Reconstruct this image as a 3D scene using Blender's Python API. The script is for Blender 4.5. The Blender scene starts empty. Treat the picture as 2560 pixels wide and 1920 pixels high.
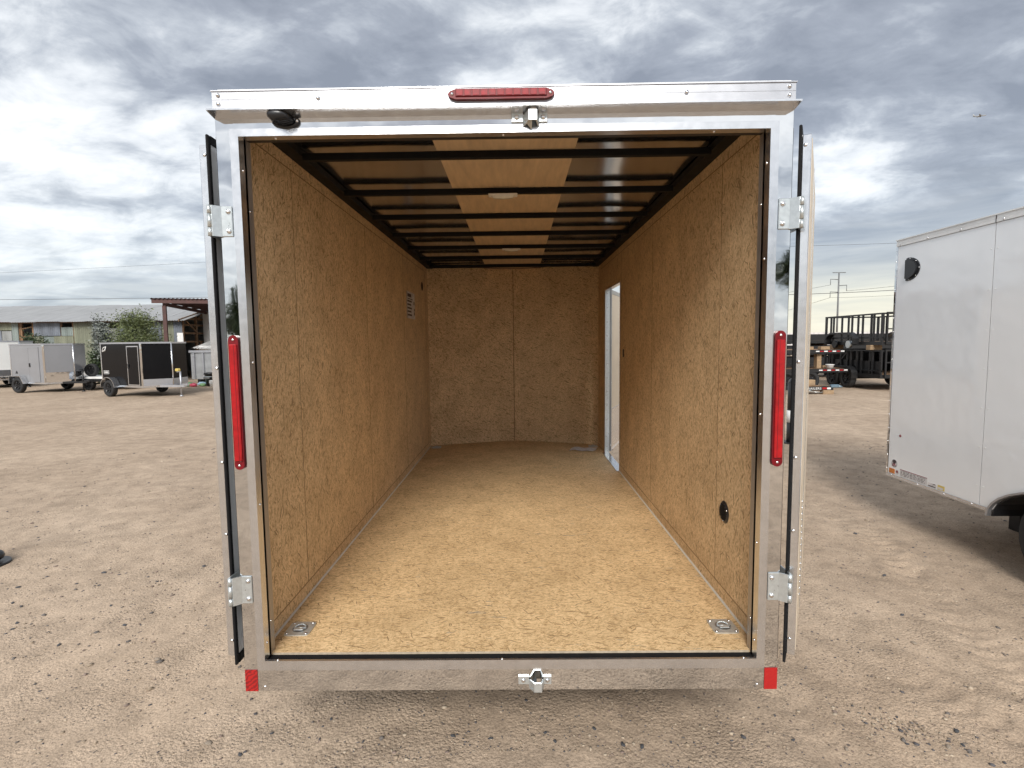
import bpy, bmesh, math, random
import numpy as np
from mathutils import Vector, Matrix, noise as mnoise
random.seed(7); rng = np.random.default_rng(7)
R = math.radians
sc = bpy.context.scene
C = sc.collection

# ------------------------------------------------------------------ camera
cam_d = bpy.data.cameras.new('camera'); cam = bpy.data.objects.new('camera', cam_d); C.objects.link(cam)
cam_d.sensor_width = 36.0; cam_d.lens = 18.45; cam_d.clip_start = 0.05; cam_d.clip_end = 9000
_yaw, _pitch, _roll = -.0102, -.0806, -.0115
_F = Vector((math.sin(_yaw)*math.cos(_pitch), math.cos(_yaw)*math.cos(_pitch), math.sin(_pitch)))
_R = Vector((math.cos(_yaw), -math.sin(_yaw), 0)); _U = _R.cross(_F)
_R2 = _R*math.cos(_roll)+_U*math.sin(_roll); _U2 = _U*math.cos(_roll)-_R*math.sin(_roll)
cam.matrix_world = Matrix(((_R2.x, _U2.x, -_F.x, .0425), (_R2.y, _U2.y, -_F.y, -2.0), (_R2.z, _U2.z, -_F.z, 1.75), (0, 0, 0, 1)))
sc.camera = cam

# ------------------------------------------------------------------ world, sun, exposure
SUN_EL, SUN_AZ = R(36), R(187)          # azimuth from +Y towards +X: behind the camera, to its left
w = bpy.data.worlds.new('World'); sc.world = w; w.use_nodes = True
nt = w.node_tree; nt.nodes.clear()
def N(tree, typ, **kw):
    n = tree.nodes.new(typ)
    for k, v in kw.items():
        if k == 'ins':
            for i, x in v.items(): n.inputs[i].default_value = x
        else: setattr(n, k, v)
    return n
def L(tree, a, b): tree.links.new(a, b)
def math_(tree, op, a, b=None, c=None, clamp=False):
    n = N(tree, 'ShaderNodeMath', operation=op, use_clamp=clamp)
    for i, x in enumerate((a, b, c)):
        if x is None: continue
        if isinstance(x, (int, float)): n.inputs[i].default_value = x
        else: L(tree, x, n.inputs[i])
    return n.outputs[0]
def ramp(tree, fac, stops, interp='LINEAR'):
    n = N(tree, 'ShaderNodeValToRGB'); n.color_ramp.interpolation = interp
    e = n.color_ramp.elements
    while len(e) < len(stops): e.new(.5)
    for i, (p, c) in enumerate(stops):
        e[i].position = p; e[i].color = (*c, 1) if len(c) == 3 else c
    L(tree, fac, n.inputs[0]); return n.outputs[0]
def mixc(tree, fac, a, b, mode='MIX'):
    n = N(tree, 'ShaderNodeMix', data_type='RGBA', blend_type=mode)
    for i, x in ((0, fac), (6, a), (7, b)):
        if isinstance(x, (int, float)): n.inputs[i].default_value = x
        elif isinstance(x, tuple): n.inputs[i].default_value = (*x, 1)
        else: L(tree, x, n.inputs[i])
    return n.outputs[2]
def noise_(tree, vec, scale, detail=4, rough=.55, dist=0.0):
    n = N(tree, 'ShaderNodeTexNoise', ins={'Scale': scale, 'Detail': detail, 'Roughness': rough, 'Distortion': dist})
    L(tree, vec, n.inputs['Vector']); return n.outputs['Fac']
def mapping(tree, vec, scale=(1, 1, 1), loc=(0, 0, 0), rot=(0, 0, 0)):
    n = N(tree, 'ShaderNodeMapping'); n.inputs[1].default_value = loc; n.inputs[2].default_value = rot; n.inputs[3].default_value = scale
    L(tree, vec, n.inputs[0]); return n.outputs[0]

SKYK = .41          # cloud radiance, balanced against the exposure below
tc = N(nt, 'ShaderNodeTexCoord')
sep = N(nt, 'ShaderNodeSeparateXYZ'); L(nt, tc.outputs['Generated'], sep.inputs[0])
zc = math_(nt, 'MAXIMUM', sep.outputs[2], 0.0)
den = math_(nt, 'ADD', zc, .27)
px = math_(nt, 'DIVIDE', sep.outputs[0], den); py = math_(nt, 'DIVIDE', sep.outputs[1], den)
comb = N(nt, 'ShaderNodeCombineXYZ'); L(nt, px, comb.inputs[0]); L(nt, py, comb.inputs[1])
CLOUD_LOC = (3.1, 1.7, 0)
vA = mapping(nt, comb.outputs[0], (.70, 1.0, 1), CLOUD_LOC, (0, 0, R(33)))
big = noise_(nt, vA, .85, 2, .5, .2)
med = noise_(nt, vA, 2.0, 10, .57, .3)
fin = noise_(nt, mapping(nt, comb.outputs[0], (.9, 1.2, 1), (7, 2, 0), (0, 0, R(35))), 5.5, 8, .6, .45)
v = math_(nt, 'ADD', math_(nt, 'MULTIPLY', big, .85), math_(nt, 'ADD', math_(nt, 'MULTIPLY', med, .80), math_(nt, 'MULTIPLY', fin, .34)))
v = math_(nt, 'SUBTRACT', v, .49)
cloud = ramp(nt, v, [(.37, (.27, .295, .345)), (.45, (.37, .40, .455)), (.505, (.53, .565, .615)), (.56, (.80, .83, .86)), (.63, (1.04, 1.05, 1.05))])
# towards the horizon the cloud deck thins to a pale streaked band, creamier in the brighter quarter
hz = N(nt, 'ShaderNodeMapRange', interpolation_type='SMOOTHSTEP'); hz.inputs[1].default_value = .30; hz.inputs[2].default_value = .02
hz.inputs[3].default_value = 0; hz.inputs[4].default_value = .62; L(nt, sep.outputs[2], hz.inputs[0])
warm = math_(nt, 'ADD', math_(nt, 'MULTIPLY', sep.outputs[0], .75), math_(nt, 'MULTIPLY', sep.outputs[1], .62))
wm = N(nt, 'ShaderNodeMapRange', interpolation_type='SMOOTHSTEP'); wm.inputs[1].default_value = .55; wm.inputs[2].default_value = .95; L(nt, warm, wm.inputs[0])
lowz = N(nt, 'ShaderNodeMapRange', interpolation_type='SMOOTHSTEP'); lowz.inputs[1].default_value = .16; lowz.inputs[2].default_value = .05; L(nt, sep.outputs[2], lowz.inputs[0])
wf = math_(nt, 'MULTIPLY', wm.outputs[0], lowz.outputs[0])
streak = noise_(nt, mapping(nt, tc.outputs['Generated'], (3, 3, 26), (1, 4, 2)), 2.2, 5, .55, .4)
pale = ramp(nt, streak, [(.35, (.50, .56, .63)), (.5, (.74, .79, .83)), (.64, (.90, .93, .93))])
cream = ramp(nt, streak, [(.35, (.78, .76, .66)), (.62, (.96, .91, .74))])
hcol = mixc(nt, wf, pale, cream)
hfac = math_(nt, 'MAXIMUM', hz.outputs[0], math_(nt, 'MULTIPLY', wf, .9))
cloud = mixc(nt, hfac, cloud, hcol)
cloud10 = N(nt, 'ShaderNodeVectorMath', operation='SCALE'); L(nt, cloud, cloud10.inputs[0]); cloud10.inputs['Scale'].default_value = 10.0*SKYK
sky = N(nt, 'ShaderNodeTexSky', sky_type='NISHITA', sun_disc=False, sun_elevation=SUN_EL, sun_rotation=SUN_AZ)
skymix = mixc(nt, .93, sky.outputs[0], cloud10.outputs[0])
bg = N(nt, 'ShaderNodeBackground'); bg.inputs[1].default_value = .1
L(nt, skymix, bg.inputs[0]); out = N(nt, 'ShaderNodeOutputWorld'); L(nt, bg.outputs[0], out.inputs[0])

sun_d = bpy.data.lights.new('sun', 'SUN'); sun_d.energy = 1.5; sun_d.angle = R(26); sun_d.color = (1, .96, .9)
sun = bpy.data.objects.new('sun', sun_d); C.objects.link(sun)
_sd = Vector((math.sin(SUN_AZ)*math.cos(SUN_EL), math.cos(SUN_AZ)*math.cos(SUN_EL), math.sin(SUN_EL)))
sun.rotation_euler = _sd.to_track_quat('Z', 'Y').to_euler(); sun.location = _sd*30

sc.view_settings.view_transform = 'Standard'; sc.view_settings.look = 'None'
sc.view_settings.exposure = 1.42; sc.view_settings.gamma = 1.0; sc.view_settings.use_curve_mapping = False
sc.render.engine = 'CYCLES'
sc.cycles.use_denoising = True; sc.cycles.use_adaptive_sampling = True; sc.cycles.adaptive_threshold = .02
sc.cycles.max_bounces = 8; sc.cycles.diffuse_bounces = 5; sc.cycles.glossy_bounces = 4; sc.cycles.transparent_max_bounces = 8
sc.cycles.caustics_reflective = False; sc.cycles.caustics_refractive = False

# ------------------------------------------------------------------ mesh helpers
class MB:
    def __init__(self): self.v = []; self.f = []; self.s = []
    def add(self, vs, fs, smooth=False):
        o = len(self.v); self.v += [tuple(x) for x in vs]
        for f in fs: self.f.append(tuple(i+o for i in f)); self.s.append(smooth)
        return self
    def box(self, x0, x1, y0, y1, z0, z1, M=None, b=0.0):
        if b <= 0:
            vs = [(x, y, z) for z in (z0, z1) for x, y in ((x0, y0), (x1, y0), (x1, y1), (x0, y1))]
            fs = [(3, 2, 1, 0), (4, 5, 6, 7), (0, 1, 5, 4), (1, 2, 6, 5), (2, 3, 7, 6), (3, 0, 4, 7)]
        else:
            bm = bmesh.new(); bmesh.ops.create_cube(bm, size=1.0)
            for q in bm.verts: q.co = Vector(((x0+x1)/2+q.co.x*(x1-x0), (y0+y1)/2+q.co.y*(y1-y0), (z0+z1)/2+q.co.z*(z1-z0)))
            bmesh.ops.bevel(bm, geom=bm.edges[:], offset=b, segments=1, affect='EDGES', profile=.5)
            bm.verts.index_update(); vs = [q.co.copy() for q in bm.verts]; fs = [tuple(q.index for q in f.verts) for f in bm.faces]; bm.free()
        if M is not None: vs = [M @ Vector(p) for p in vs]
        return self.add(vs, fs)
    def prism(self, pts, off):
        n = len(pts); off = Vector(off); a = [Vector(p) for p in pts]; bb = [p+off for p in a]
        nrm = Vector((0, 0, 0))
        for i in range(n): nrm += a[i].cross(a[(i+1) % n])
        if nrm.dot(off) < 0: a.reverse(); bb.reverse()
        fs = [tuple(range(n-1, -1, -1)), tuple(range(n, 2*n))]+[(i, (i+1) % n, (i+1) % n+n, i+n) for i in range(n)]
        return self.add(a+bb, fs)
    def cyl(self, p0, p1, r0, r1=None, n=12, smooth=True, caps=True):
        r1 = r0 if r1 is None else r1
        p0, p1 = Vector(p0), Vector(p1); d = (p1-p0).normalized()
        a = d.orthogonal().normalized(); b = d.cross(a)
        vs = []
        for p, r in ((p0, r0), (p1, r1)):
            for i in range(n):
                t = 2*math.pi*i/n; vs.append(p+(a*math.cos(t)+b*math.sin(t))*r)
        o = len(self.v)
        self.add(vs, [(i, (i+1) % n, (i+1) % n+n, i+n) for i in range(n)], smooth)
        if caps: self.f += [tuple(o+i for i in range(n-1, -1, -1)), tuple(o+n+i for i in range(n))]; self.s += [False, False]
        return self
    def tube(self, path, r, n=8):
        for i in range(len(path)-1): self.cyl(path[i], path[i+1], r, r, n)
        return self
    def lathe(self, prof, org, axis, n=24, smooth=True, closed=False):
        org, d = Vector(org), Vector(axis).normalized(); a = d.orthogonal().normalized(); b = d.cross(a); vs = []
        for r, h in prof:
            for i in range(n):
                t = 2*math.pi*i/n; vs.append(org+d*h+(a*math.cos(t)+b*math.sin(t))*r)
        m = len(prof); fs = []
        for j in range(m if closed else m-1):
            k = (j+1) % m
            for i in range(n): fs.append((j*n+i, j*n+(i+1) % n, k*n+(i+1) % n, k*n+i))
        return self.add(vs, fs, smooth)
    def sphere(self, c, r, seg=10, rings=6, scale=(1, 1, 1)):
        c = Vector(c); vs = []; fs = []
        for j in range(rings+1):
            ph = math.pi*j/rings
            for i in range(seg):
                t = 2*math.pi*i/seg; vs.append(c+Vector((math.sin(ph)*math.cos(t)*r*scale[0], math.sin(ph)*math.sin(t)*r*scale[1], math.cos(ph)*r*scale[2])))
        for j in range(rings):
            for i in range(seg): fs.append((j*seg+i, (j+1)*seg+i, (j+1)*seg+(i+1) % seg, j*seg+(i+1) % seg))
        return self.add(vs, fs, True)
    def corr(self, o, u, wdt, v, hgt, nrm, pitch=.076, amp=.009, th=.004):
        o, u, v, nrm = Vector(o), Vector(u).normalized(), Vector(v).normalized(), Vector(nrm).normalized()
        k = max(4, int(wdt/(pitch/2))); vs = []
        for s in (0, 1):
            for row in (0, 1):
                for i in range(k+1):
                    vs.append(o+u*(wdt*i/k)+v*(hgt*row)+nrm*((amp if i % 2 else -amp)-s*th))
        m = k+1; fs = []
        for i in range(k):
            fs.append((i, i+1, m+i+1, m+i)); fs.append((2*m+i, 3*m+i, 3*m+i+1, 2*m+i+1))
            fs.append((i, 2*m+i, 2*m+i+1, i+1)); fs.append((m+i, m+i+1, 3*m+i+1, 3*m+i))
        fs += [(0, m, 3*m, 2*m), (k, 2*m+k, 3*m+k, m+k)]
        return self.add(vs, fs)
    def mesh(self, name, m):
        me = bpy.data.meshes.new(name); me.from_pydata(self.v, [], self.f); me.update()
        me.polygons.foreach_set('use_smooth', self.s); me.materials.append(m)
        return me
    def obj(self, name, m, parent=None):
        o = bpy.data.objects.new(name, self.mesh(name, m)); C.objects.link(o)
        if parent: o.parent = parent
        return o
def tag(o, label=None, cat=None, group=None, kind=None):
    for k, v in (('label', label), ('category', cat), ('group', group), ('kind', kind)):
        if v: o[k] = v
    return o
def thing(name, label, cat, loc=(0, 0, 0), rz=0, group=None):
    o = bpy.data.objects.new(name, None); C.objects.link(o); o.location = loc; o.rotation_euler = (0, 0, rz); o.empty_display_size = .2
    return tag(o, label, cat, group)
def B(name, m, parent, *a, b=0.0): return MB().box(*a, b=b).obj(name, m, parent)

# ------------------------------------------------------------------ materials
def base_mat(name):
    m = bpy.data.materials.new(name); m.use_nodes = True; t = m.node_tree; b = t.nodes['Principled BSDF']
    return m, t, b
def mat(name, col, rough=.5, metal=0.0, var=.12, vs=8.0, bump=0.0, bs=40.0, coat=0.0, stretch=(1, 1, 1), spec=.5):
    m, t, b = base_mat(name)
    c = N(t, 'ShaderNodeTexCoord').outputs['Object']; c = mapping(t, c, stretch)
    n = noise_(t, c, vs, 5, .6)
    lo = tuple(x*(1-var) for x in col); hi = tuple(min(1, x*(1+var)) for x in col)
    L(t, ramp(t, n, [(.3, lo), (.7, hi)]), b.inputs['Base Color'])
    b.inputs['Metallic'].default_value = metal; b.inputs['Coat Weight'].default_value = coat; b.inputs['Specular IOR Level'].default_value = spec
    r = N(t, 'ShaderNodeMapRange'); L(t, n, r.inputs[0]); r.inputs[3].default_value = max(.02, rough*.75); r.inputs[4].default_value = min(1, rough*1.25)
    L(t, r.outputs[0], b.inputs['Roughness'])
    if bump:
        bp = N(t, 'ShaderNodeBump', ins={'Strength': 1.0, 'Distance': bump}); L(t, noise_(t, c, bs, 4, .6), bp.inputs['Height']); L(t, bp.outputs[0], b.inputs['Normal'])
    return m
def osb(name, plane, light, mid, dark, main=0.0, scuff=0.0):
    """pressed strand board: short thin fibres lying in the sheet's plane at all angles, a few more along angle main"""
    m, t, b = base_mat(name); ax = {'X': 0, 'Y': 1, 'Z': 2}[plane]
    oc = N(t, 'ShaderNodeTexCoord').outputs['Object']
    oi = N(t, 'ShaderNodeObjectInfo').outputs['Random']
    off = N(t, 'ShaderNodeVectorMath', operation='ADD'); L(t, oc, off.inputs[0])
    cb = N(t, 'ShaderNodeCombineXYZ'); L(t, math_(t, 'MULTIPLY', oi, 37.0), cb.inputs[0]); L(t, math_(t, 'MULTIPLY', oi, 19.0), cb.inputs[1]); L(t, math_(t, 'MULTIPLY', oi, 53.0), cb.inputs[2])
    L(t, cb.outputs[0], off.inputs[1]); vec0 = off.outputs[0]
    wn = N(t, 'ShaderNodeTexNoise', ins={'Scale': 14.0, 'Detail': 1.0}); L(t, vec0, wn.inputs['Vector'])
    ws = N(t, 'ShaderNodeVectorMath', operation='SUBTRACT'); L(t, wn.outputs['Color'], ws.inputs[0]); ws.inputs[1].default_value = (.5, .5, .5)
    sc_ = N(t, 'ShaderNodeVectorMath', operation='SCALE'); L(t, ws.outputs[0], sc_.inputs[0]); sc_.inputs['Scale'].default_value = .03
    av = N(t, 'ShaderNodeVectorMath', operation='ADD'); L(t, vec0, av.inputs[0]); L(t, sc_.outputs[0], av.inputs[1]); vec = av.outputs[0]
    along = (1, 2, 0)[ax]
    def rotated(ang, a_, c_, loc):
        r = [0, 0, 0]; r[ax] = ang
        sc3 = [c_]*3; sc3[along] = a_; sc3[ax] = 1.0
        return mapping(t, mapping(t, vec, (1, 1, 1), loc, tuple(r)), tuple(sc3))
    tot = None
    for k, (ang, wgt) in enumerate(((main, 1.0), (main+R(24), .85), (main-R(31), .85), (main+R(80), .55), (main+R(125), .55))):
        n = noise_(t, rotated(ang, 36+5*k, 165+20*k, (k*3.7, k*1.9, k*5.3)), 1.0, 2, .6)
        x = math_(t, 'MULTIPLY', math_(t, 'SUBTRACT', n, .5), wgt)
        tot = x if tot is None else math_(t, 'ADD', tot, x)
    grain = noise_(t, vec, 330, 2, .6)
    s = math_(t, 'ADD', math_(t, 'ADD', math_(t, 'MULTIPLY', tot, .95), .5), math_(t, 'MULTIPLY', math_(t, 'SUBTRACT', grain, .5), .22))
    col = ramp(t, s, [(.22, dark), (.42, mid), (.57, light), (.72, tuple(min(1, x*1.13) for x in light))])
    # sparse long dark shavings at odd angles
    for k, (ang, a_, c_, th) in enumerate(((main+R(14), 14, 125, .93), (main-R(38), 17, 160, .945), (main+R(62), 19, 180, .955))):
        v2 = N(t, 'ShaderNodeTexVoronoi', ins={'Scale': 1.0, 'Randomness': 1.0}); L(t, rotated(ang, a_, c_, (k*9.1, k*4.4, k*2.2)), v2.inputs['Vector'])
        c2 = N(t, 'ShaderNodeSeparateColor'); L(t, v2.outputs['Color'], c2.inputs[0])
        chip = math_(t, 'MULTIPLY', math_(t, 'GREATER_THAN', c2.outputs[1], th), math_(t, 'LESS_THAN', v2.outputs['Distance'], .40))
        col = mixc(t, math_(t, 'MULTIPLY', chip, .8), col, mixc(t, c2.outputs[2], tuple(x*.45 for x in dark), tuple(x*.8 for x in dark)))
    blot = noise_(t, vec0, 4.5, 4, .6)
    col = mixc(t, 1.0, col, ramp(t, blot, [(.3, (.84, .82, .80)), (.7, (1.08, 1.08, 1.09))]), 'MULTIPLY')
    if scuff:
        sv = noise_(t, mapping(t, vec, (3.0, 15, 6), (4, 4, 4), (0, 0, R(17))), 2.0, 5, .75)
        ss = N(t, 'ShaderNodeSeparateColor'); L(t, ramp(t, sv, [(.635, (0, 0, 0)), (.665, (1, 1, 1))]), ss.inputs[0])
        col = mixc(t, math_(t, 'MULTIPLY', ss.outputs[0], scuff), col, (.25, .23, .19))
    L(t, col, b.inputs['Base Color']); b.inputs['Roughness'].default_value = .6; b.inputs['Specular IOR Level'].default_value = .35
    bp = N(t, 'ShaderNodeBump', ins={'Strength': .5, 'Distance': .001}); L(t, s, bp.inputs['Height']); L(t, bp.outputs[0], b.inputs['Normal'])
    return m
def polished(name, col=(.78, .79, .80), rough=.015, wav=.0016, ws=5.0, stretch=(1, 1, 1)):
    m, t, b = base_mat(name); b.inputs['Metallic'].default_value = 1.0
    c = N(t, 'ShaderNodeTexCoord').outputs['Object']
    n = noise_(t, mapping(t, c, stretch), ws, 2, .5)
    sm = noise_(t, mapping(t, c, (1, 1, 1)), 17.0, 6, .7)
    L(t, ramp(t, sm, [(.3, tuple(x*.9 for x in col)), (.7, col)]), b.inputs['Base Color'])
    r = N(t, 'ShaderNodeMapRange'); L(t, sm, r.inputs[0]); r.inputs[1].default_value = .35; r.inputs[2].default_value = .75
    r.inputs[3].default_value = rough; r.inputs[4].default_value = rough*3.2; L(t, r.outputs[0], b.inputs['Roughness'])
    bp = N(t, 'ShaderNodeBump', ins={'Strength': 1.0, 'Distance': wav}); L(t, n, bp.inputs['Height']); L(t, bp.outputs[0], b.inputs['Normal'])
    return m
M = {}
M['osb_wall'] = osb('osb_wall', 'X', (.75, .565, .345), (.655, .475, .27), (.37, .24, .12), R(90))
M['osb_floor'] = osb('osb_floor', 'Z', (.69, .495, .275), (.58, .40, .205), (.34, .215, .10), 0.0, .7)
M['osb_nose'] = osb('osb_nose', 'Y', (.75, .565, .345), (.655, .475, .27), (.37, .24, .12), R(50))
M['steel'] = polished('polished_steel')
M['steel_dark'] = mat('post_steel', (.40, .38, .36), .38, .7, .08, 12)
M['alu'] = mat('aluminium', (.72, .73, .75), .22, .95, .06, 30, stretch=(1, 1, 1))
M['alu_cap'] = mat('aluminium_cap', (.50, .51, .54), .36, .8, .05, 14)
M['zinc'] = mat('zinc_plate', (.60, .64, .65), .30, .72, .10, 60)
M['chrome'] = polished('chrome_bolt', (.85, .85, .86), .06, 0.0)
M['black_steel'] = mat('black_painted_steel', (.012, .012, .013), .42, 0, .2, 20)
M['rubber'] = mat('rubber', (.009, .009, .010), .75, 0, .25, 30, spec=.2)
M['bin_grey'] = mat('grey_steel', (.28, .29, .30), .5, .3, .2, 3)
M['bow_black'] = mat('bow_black', (.006, .006, .006), .6, 0, .2, 20, spec=.2)
M['joint'] = mat('joint_line', (.29, .185, .095), .8, 0, .2, 20)
M['plastic'] = mat('black_plastic', (.018, .019, .022), .32, 0, .15, 30)
M['roof_skin'] = mat('roof_sheet', (.72, .75, .80), .14, 1.0, .05, 6)
M['luan'] = mat('luan_plywood', (.58, .44, .29), .55, 0, .16, 3.0, stretch=(10, 1.2, 1))
M['white_skin'] = mat('white_skin', (.84, .86, .88), .10, 0, .015, 2, coat=.8, bump=.02, bs=.8)
M['white_paint'] = mat('white_paint', (.75, .75, .74), .4, 0, .08, 5)
M['cream'] = mat('door_liner', (.66, .56, .43), .5, 0, .06, 6)
M['sealant'] = mat('sealant', (.62, .58, .50), .5, 0, .1, 30)
M['red_lens'] = mat('red_lens', (.34, .004, .008), .22, 0, .3, 25, coat=.25)
M['red_dark'] = mat('red_housing', (.15, .004, .008), .42, 0, .15, 25, spec=.3)
M['led'] = mat('led_cell', (.26, .015, .022), .45, 0, .35, 90, spec=.3)
M['lens_clear'] = mat('lamp_lens', (.70, .70, .66), .2, 0, .06, 40)
M['paper'] = mat('paper', (.62, .60, .60), .6, 0, .25, 25)
M['ink'] = mat('ink', (.05, .035, .04), .6, 0, .1, 20)
M['ink_red'] = mat('ink_red', (.22, .05, .06), .6, 0, .1, 20)
M['amber'] = mat('amber', (.55, .17, .02), .25, 0, .3, 60, coat=.5)
M['yellow_ink'] = mat('ink_yellow', (.62, .48, .14), .5, 0, .1, 20)
M['wood'] = mat('timber', (.30, .205, .12), .75, 0, .3, 6, stretch=(1, 6, 6), bump=.003)
M['wood_old'] = mat('old_timber', (.21, .125, .07), .85, 0, .3, 6, bump=.003)
M['rust'] = mat('red_oxide', (.075, .034, .03), .65, 0, .3, 5, bump=.001)
M['tyre'] = mat('tyre', (.017, .017, .018), .78, 0, .3, 30, bump=.002)
M['rim'] = mat('black_rim', (.02, .02, .022), .3, .3, .2, 20)
M['rim_silver'] = mat('silver_rim', (.5, .5, .52), .35, .8, .1, 20)
# red reflective tape with a woven zigzag
def tape_mat(name, zig):
    m, t, b = base_mat(name); c = N(t, 'ShaderNodeTexCoord').outputs['Object']
    wv = N(t, 'ShaderNodeTexWave', wave_type='BANDS', bands_direction='DIAGONAL', ins={'Scale': 26.0, 'Distortion': 5.0 if zig else 9.0, 'Detail': 1.0, 'Detail Scale': 2.0})
    L(t, mapping(t, c, (1.0, 1, -1.3)), wv.inputs['Vector'])
    lo = (.20, .004, .006) if zig else (.36, .006, .008)
    L(t, ramp(t, wv.outputs['Fac'], [(.40, lo), (.55, (.38, .008, .008))]), b.inputs['Base Color']); b.inputs['Roughness'].default_value = .4
    b.inputs['Coat Weight'].default_value = .4
    return m
M['tape_zig'] = tape_mat('tape_zigzag', True); M['tape_plain'] = tape_mat('tape_plain', False)

# ------------------------------------------------------------------ ground
def seg_d(x, y, a, b):
    ax, ay = a; bx, by = b; dx, dy = bx-ax, by-ay; l2 = dx*dx+dy*dy
    t = np.clip(((x-ax)*dx+(y-ay)*dy)/l2, 0, 1)
    return np.hypot(x-ax-t*dx, y-ay-t*dy), t*math.sqrt(l2), ((x-ax)*dy-(y-ay)*dx)/math.sqrt(l2)
TRACKS = [((3.35, 4.4), (2.95, 1.85)), ((2.95, 1.85), (2.55, .5)), ((3.85, 4.2), (3.1, 2.3)), ((1.28, .75), (1.36, .05)), ((2.05, .62), (2.32, .05)), ((-3.0, 5.2), (-5.0, 9.5)), ((-2.3, 4.4), (-4.6, 10.5))]
def ax_(a): return a[0]*3.1+a[1]
def ground_h(x, y):
    h = np.zeros_like(x)
    for fx, fy, ph, a in ((.9, .5, 1.0, .010), (-.6, 1.3, 2.1, .008), (2.3, 1.1, .4, .004), (1.9, -2.7, 3.0, .004), (4.1, 3.3, 5.0, .0025), (-5.3, 4.7, 1.2, .002)):
        h += a*np.sin(fx*x+fy*y+ph+.8*np.sin(.7*y+.4*x+ph))
    for a, b in TRACKS:
        d, s, sd = seg_d(x, y, a, b)
        m = np.exp(-(d/.12)**4)*(.45+.55*np.clip(np.sin(s*2.1+ax_(a)), 0, 1))
        h += m*(-.006+.0065*np.clip(2.2*np.sin(s*2*math.pi/.105+np.abs(sd)*22), -1, 1)*np.clip(2.5*np.abs(np.sin(sd*2*math.pi/.12)), 0, 1))+.007*np.exp(-((d-.17)/.05)**2)
    far = np.hypot(x, y); return h*np.clip(1-(far-12)/10, 0, 1)
def axis(lo, hi, step, far):
    a = list(np.arange(lo, hi+1e-6, step)); s = step; x = hi
    up = []
    while x < far: s *= 1.16; x += s; up.append(x)
    s = step; x = lo; dn = []
    while x > -far: s *= 1.16; x -= s; dn.append(x)
    return np.array(dn[::-1]+a+up)
gx = axis(-4.2, 4.5, .024, 3000); gy = axis(.0, 4.6, .024, 3000)
GX, GY = np.meshgrid(gx, gy); GZ = ground_h(GX, GY)
fin_n = np.array([[mnoise.noise((x*6, y*6, 0))*.0045+mnoise.noise((x*17, y*17, 4))*.0028 if (-4.4 < x < 4.7 and -.1 < y < 5.3) else 0 for x in gx] for y in gy])
GZ = GZ+fin_n
nx, ny = len(gx), len(gy)
me = bpy.data.meshes.new('ground')
co = np.stack([GX, GY, GZ], -1).reshape(-1, 3)
ii, jj = np.meshgrid(np.arange(nx-1), np.arange(ny-1)); q = (jj*nx+ii).ravel()
faces = np.stack([q, q+1, q+nx+1, q+nx], -1)
me.vertices.add(len(co)); me.vertices.foreach_set('co', co.ravel())
me.loops.add(faces.size); me.loops.foreach_set('vertex_index', faces.ravel())
me.polygons.add(len(faces)); me.polygons.foreach_set('loop_start', np.arange(0, faces.size, 4)); me.polygons.foreach_set('use_smooth', np.ones(len(faces), bool))
me.update(calc_edges=True)
def sand_mat():
    m, t, b = base_mat('sandy_dirt'); c = N(t, 'ShaderNodeTexCoord').outputs['Object']
    big = noise_(t, c, .55, 5, .6, .4); med_ = noise_(t, c, 5.0, 6, .65); grain = noise_(t, c, 95, 3, .7); grit = noise_(t, c, 38, 4, .7)
    col = ramp(t, big, [(.3, (.355, .275, .205)), (.5, (.41, .322, .243)), (.7, (.47, .372, .283))])
    col = mixc(t, .75, col, ramp(t, med_, [(.3, (.68, .67, .66)), (.6, (1.12, 1.11, 1.10))]), 'MULTIPLY')
    col = mixc(t, .8, col, ramp(t, grain, [(.34, (.62, .61, .60)), (.5, (1, 1, 1)), (.66, (1.22, 1.21, 1.19))]), 'MULTIPLY')
    # dark grit lying in the sand
    vo = N(t, 'ShaderNodeTexVoronoi', ins={'Scale': 42.0}); L(t, c, vo.inputs['Vector'])
    sp = N(t, 'ShaderNodeSeparateColor'); L(t, vo.outputs['Color'], sp.inputs[0])
    msk = math_(t, 'MULTIPLY', math_(t, 'GREATER_THAN', sp.outputs[0], .80), math_(t, 'LESS_THAN', vo.outputs['Distance'], math_(t, 'MULTIPLY', sp.outputs[1], .34)))
    col = mixc(t, math_(t, 'MULTIPLY', msk, .8), col, mixc(t, sp.outputs[2], (.085, .075, .075), (.20, .165, .13)))
    L(t, col, b.inputs['Base Color']); b.inputs['Roughness'].default_value = .95; b.inputs['Specular IOR Level'].default_value = .15
    va = N(t, 'ShaderNodeTexVoronoi', ins={'Scale': 62.0}); L(t, c, va.inputs['Vector']); vb = N(t, 'ShaderNodeTexVoronoi', ins={'Scale': 150.0}); L(t, c, vb.inputs['Vector'])
    rough_patch = ramp(t, noise_(t, c, 1.7, 4, .6), [(.38, (.25, .25, .25)), (.62, (1, 1, 1))]); rp = N(t, 'ShaderNodeSeparateColor'); L(t, rough_patch, rp.inputs[0])
    gran = math_(t, 'ADD', math_(t, 'MULTIPLY', va.outputs['Distance'], -1.1), math_(t, 'MULTIPLY', vb.outputs['Distance'], -.55))
    hsum = math_(t, 'ADD', math_(t, 'MULTIPLY', gran, rp.outputs[0]), math_(t, 'MULTIPLY', med_, 1.8))
    bp = N(t, 'ShaderNodeBump', ins={'Strength': 1.0, 'Distance': .0055}); L(t, hsum, bp.inputs['Height']); L(t, bp.outputs[0], b.inputs['Normal'])
    return m
M['sand'] = sand_mat(); me.materials.append(M['sand'])
ground = bpy.data.objects.new('ground', me); C.objects.link(ground); tag(ground, 'flat lot of tan sandy dirt with grit and tyre tracks', 'ground', kind='structure')

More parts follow.
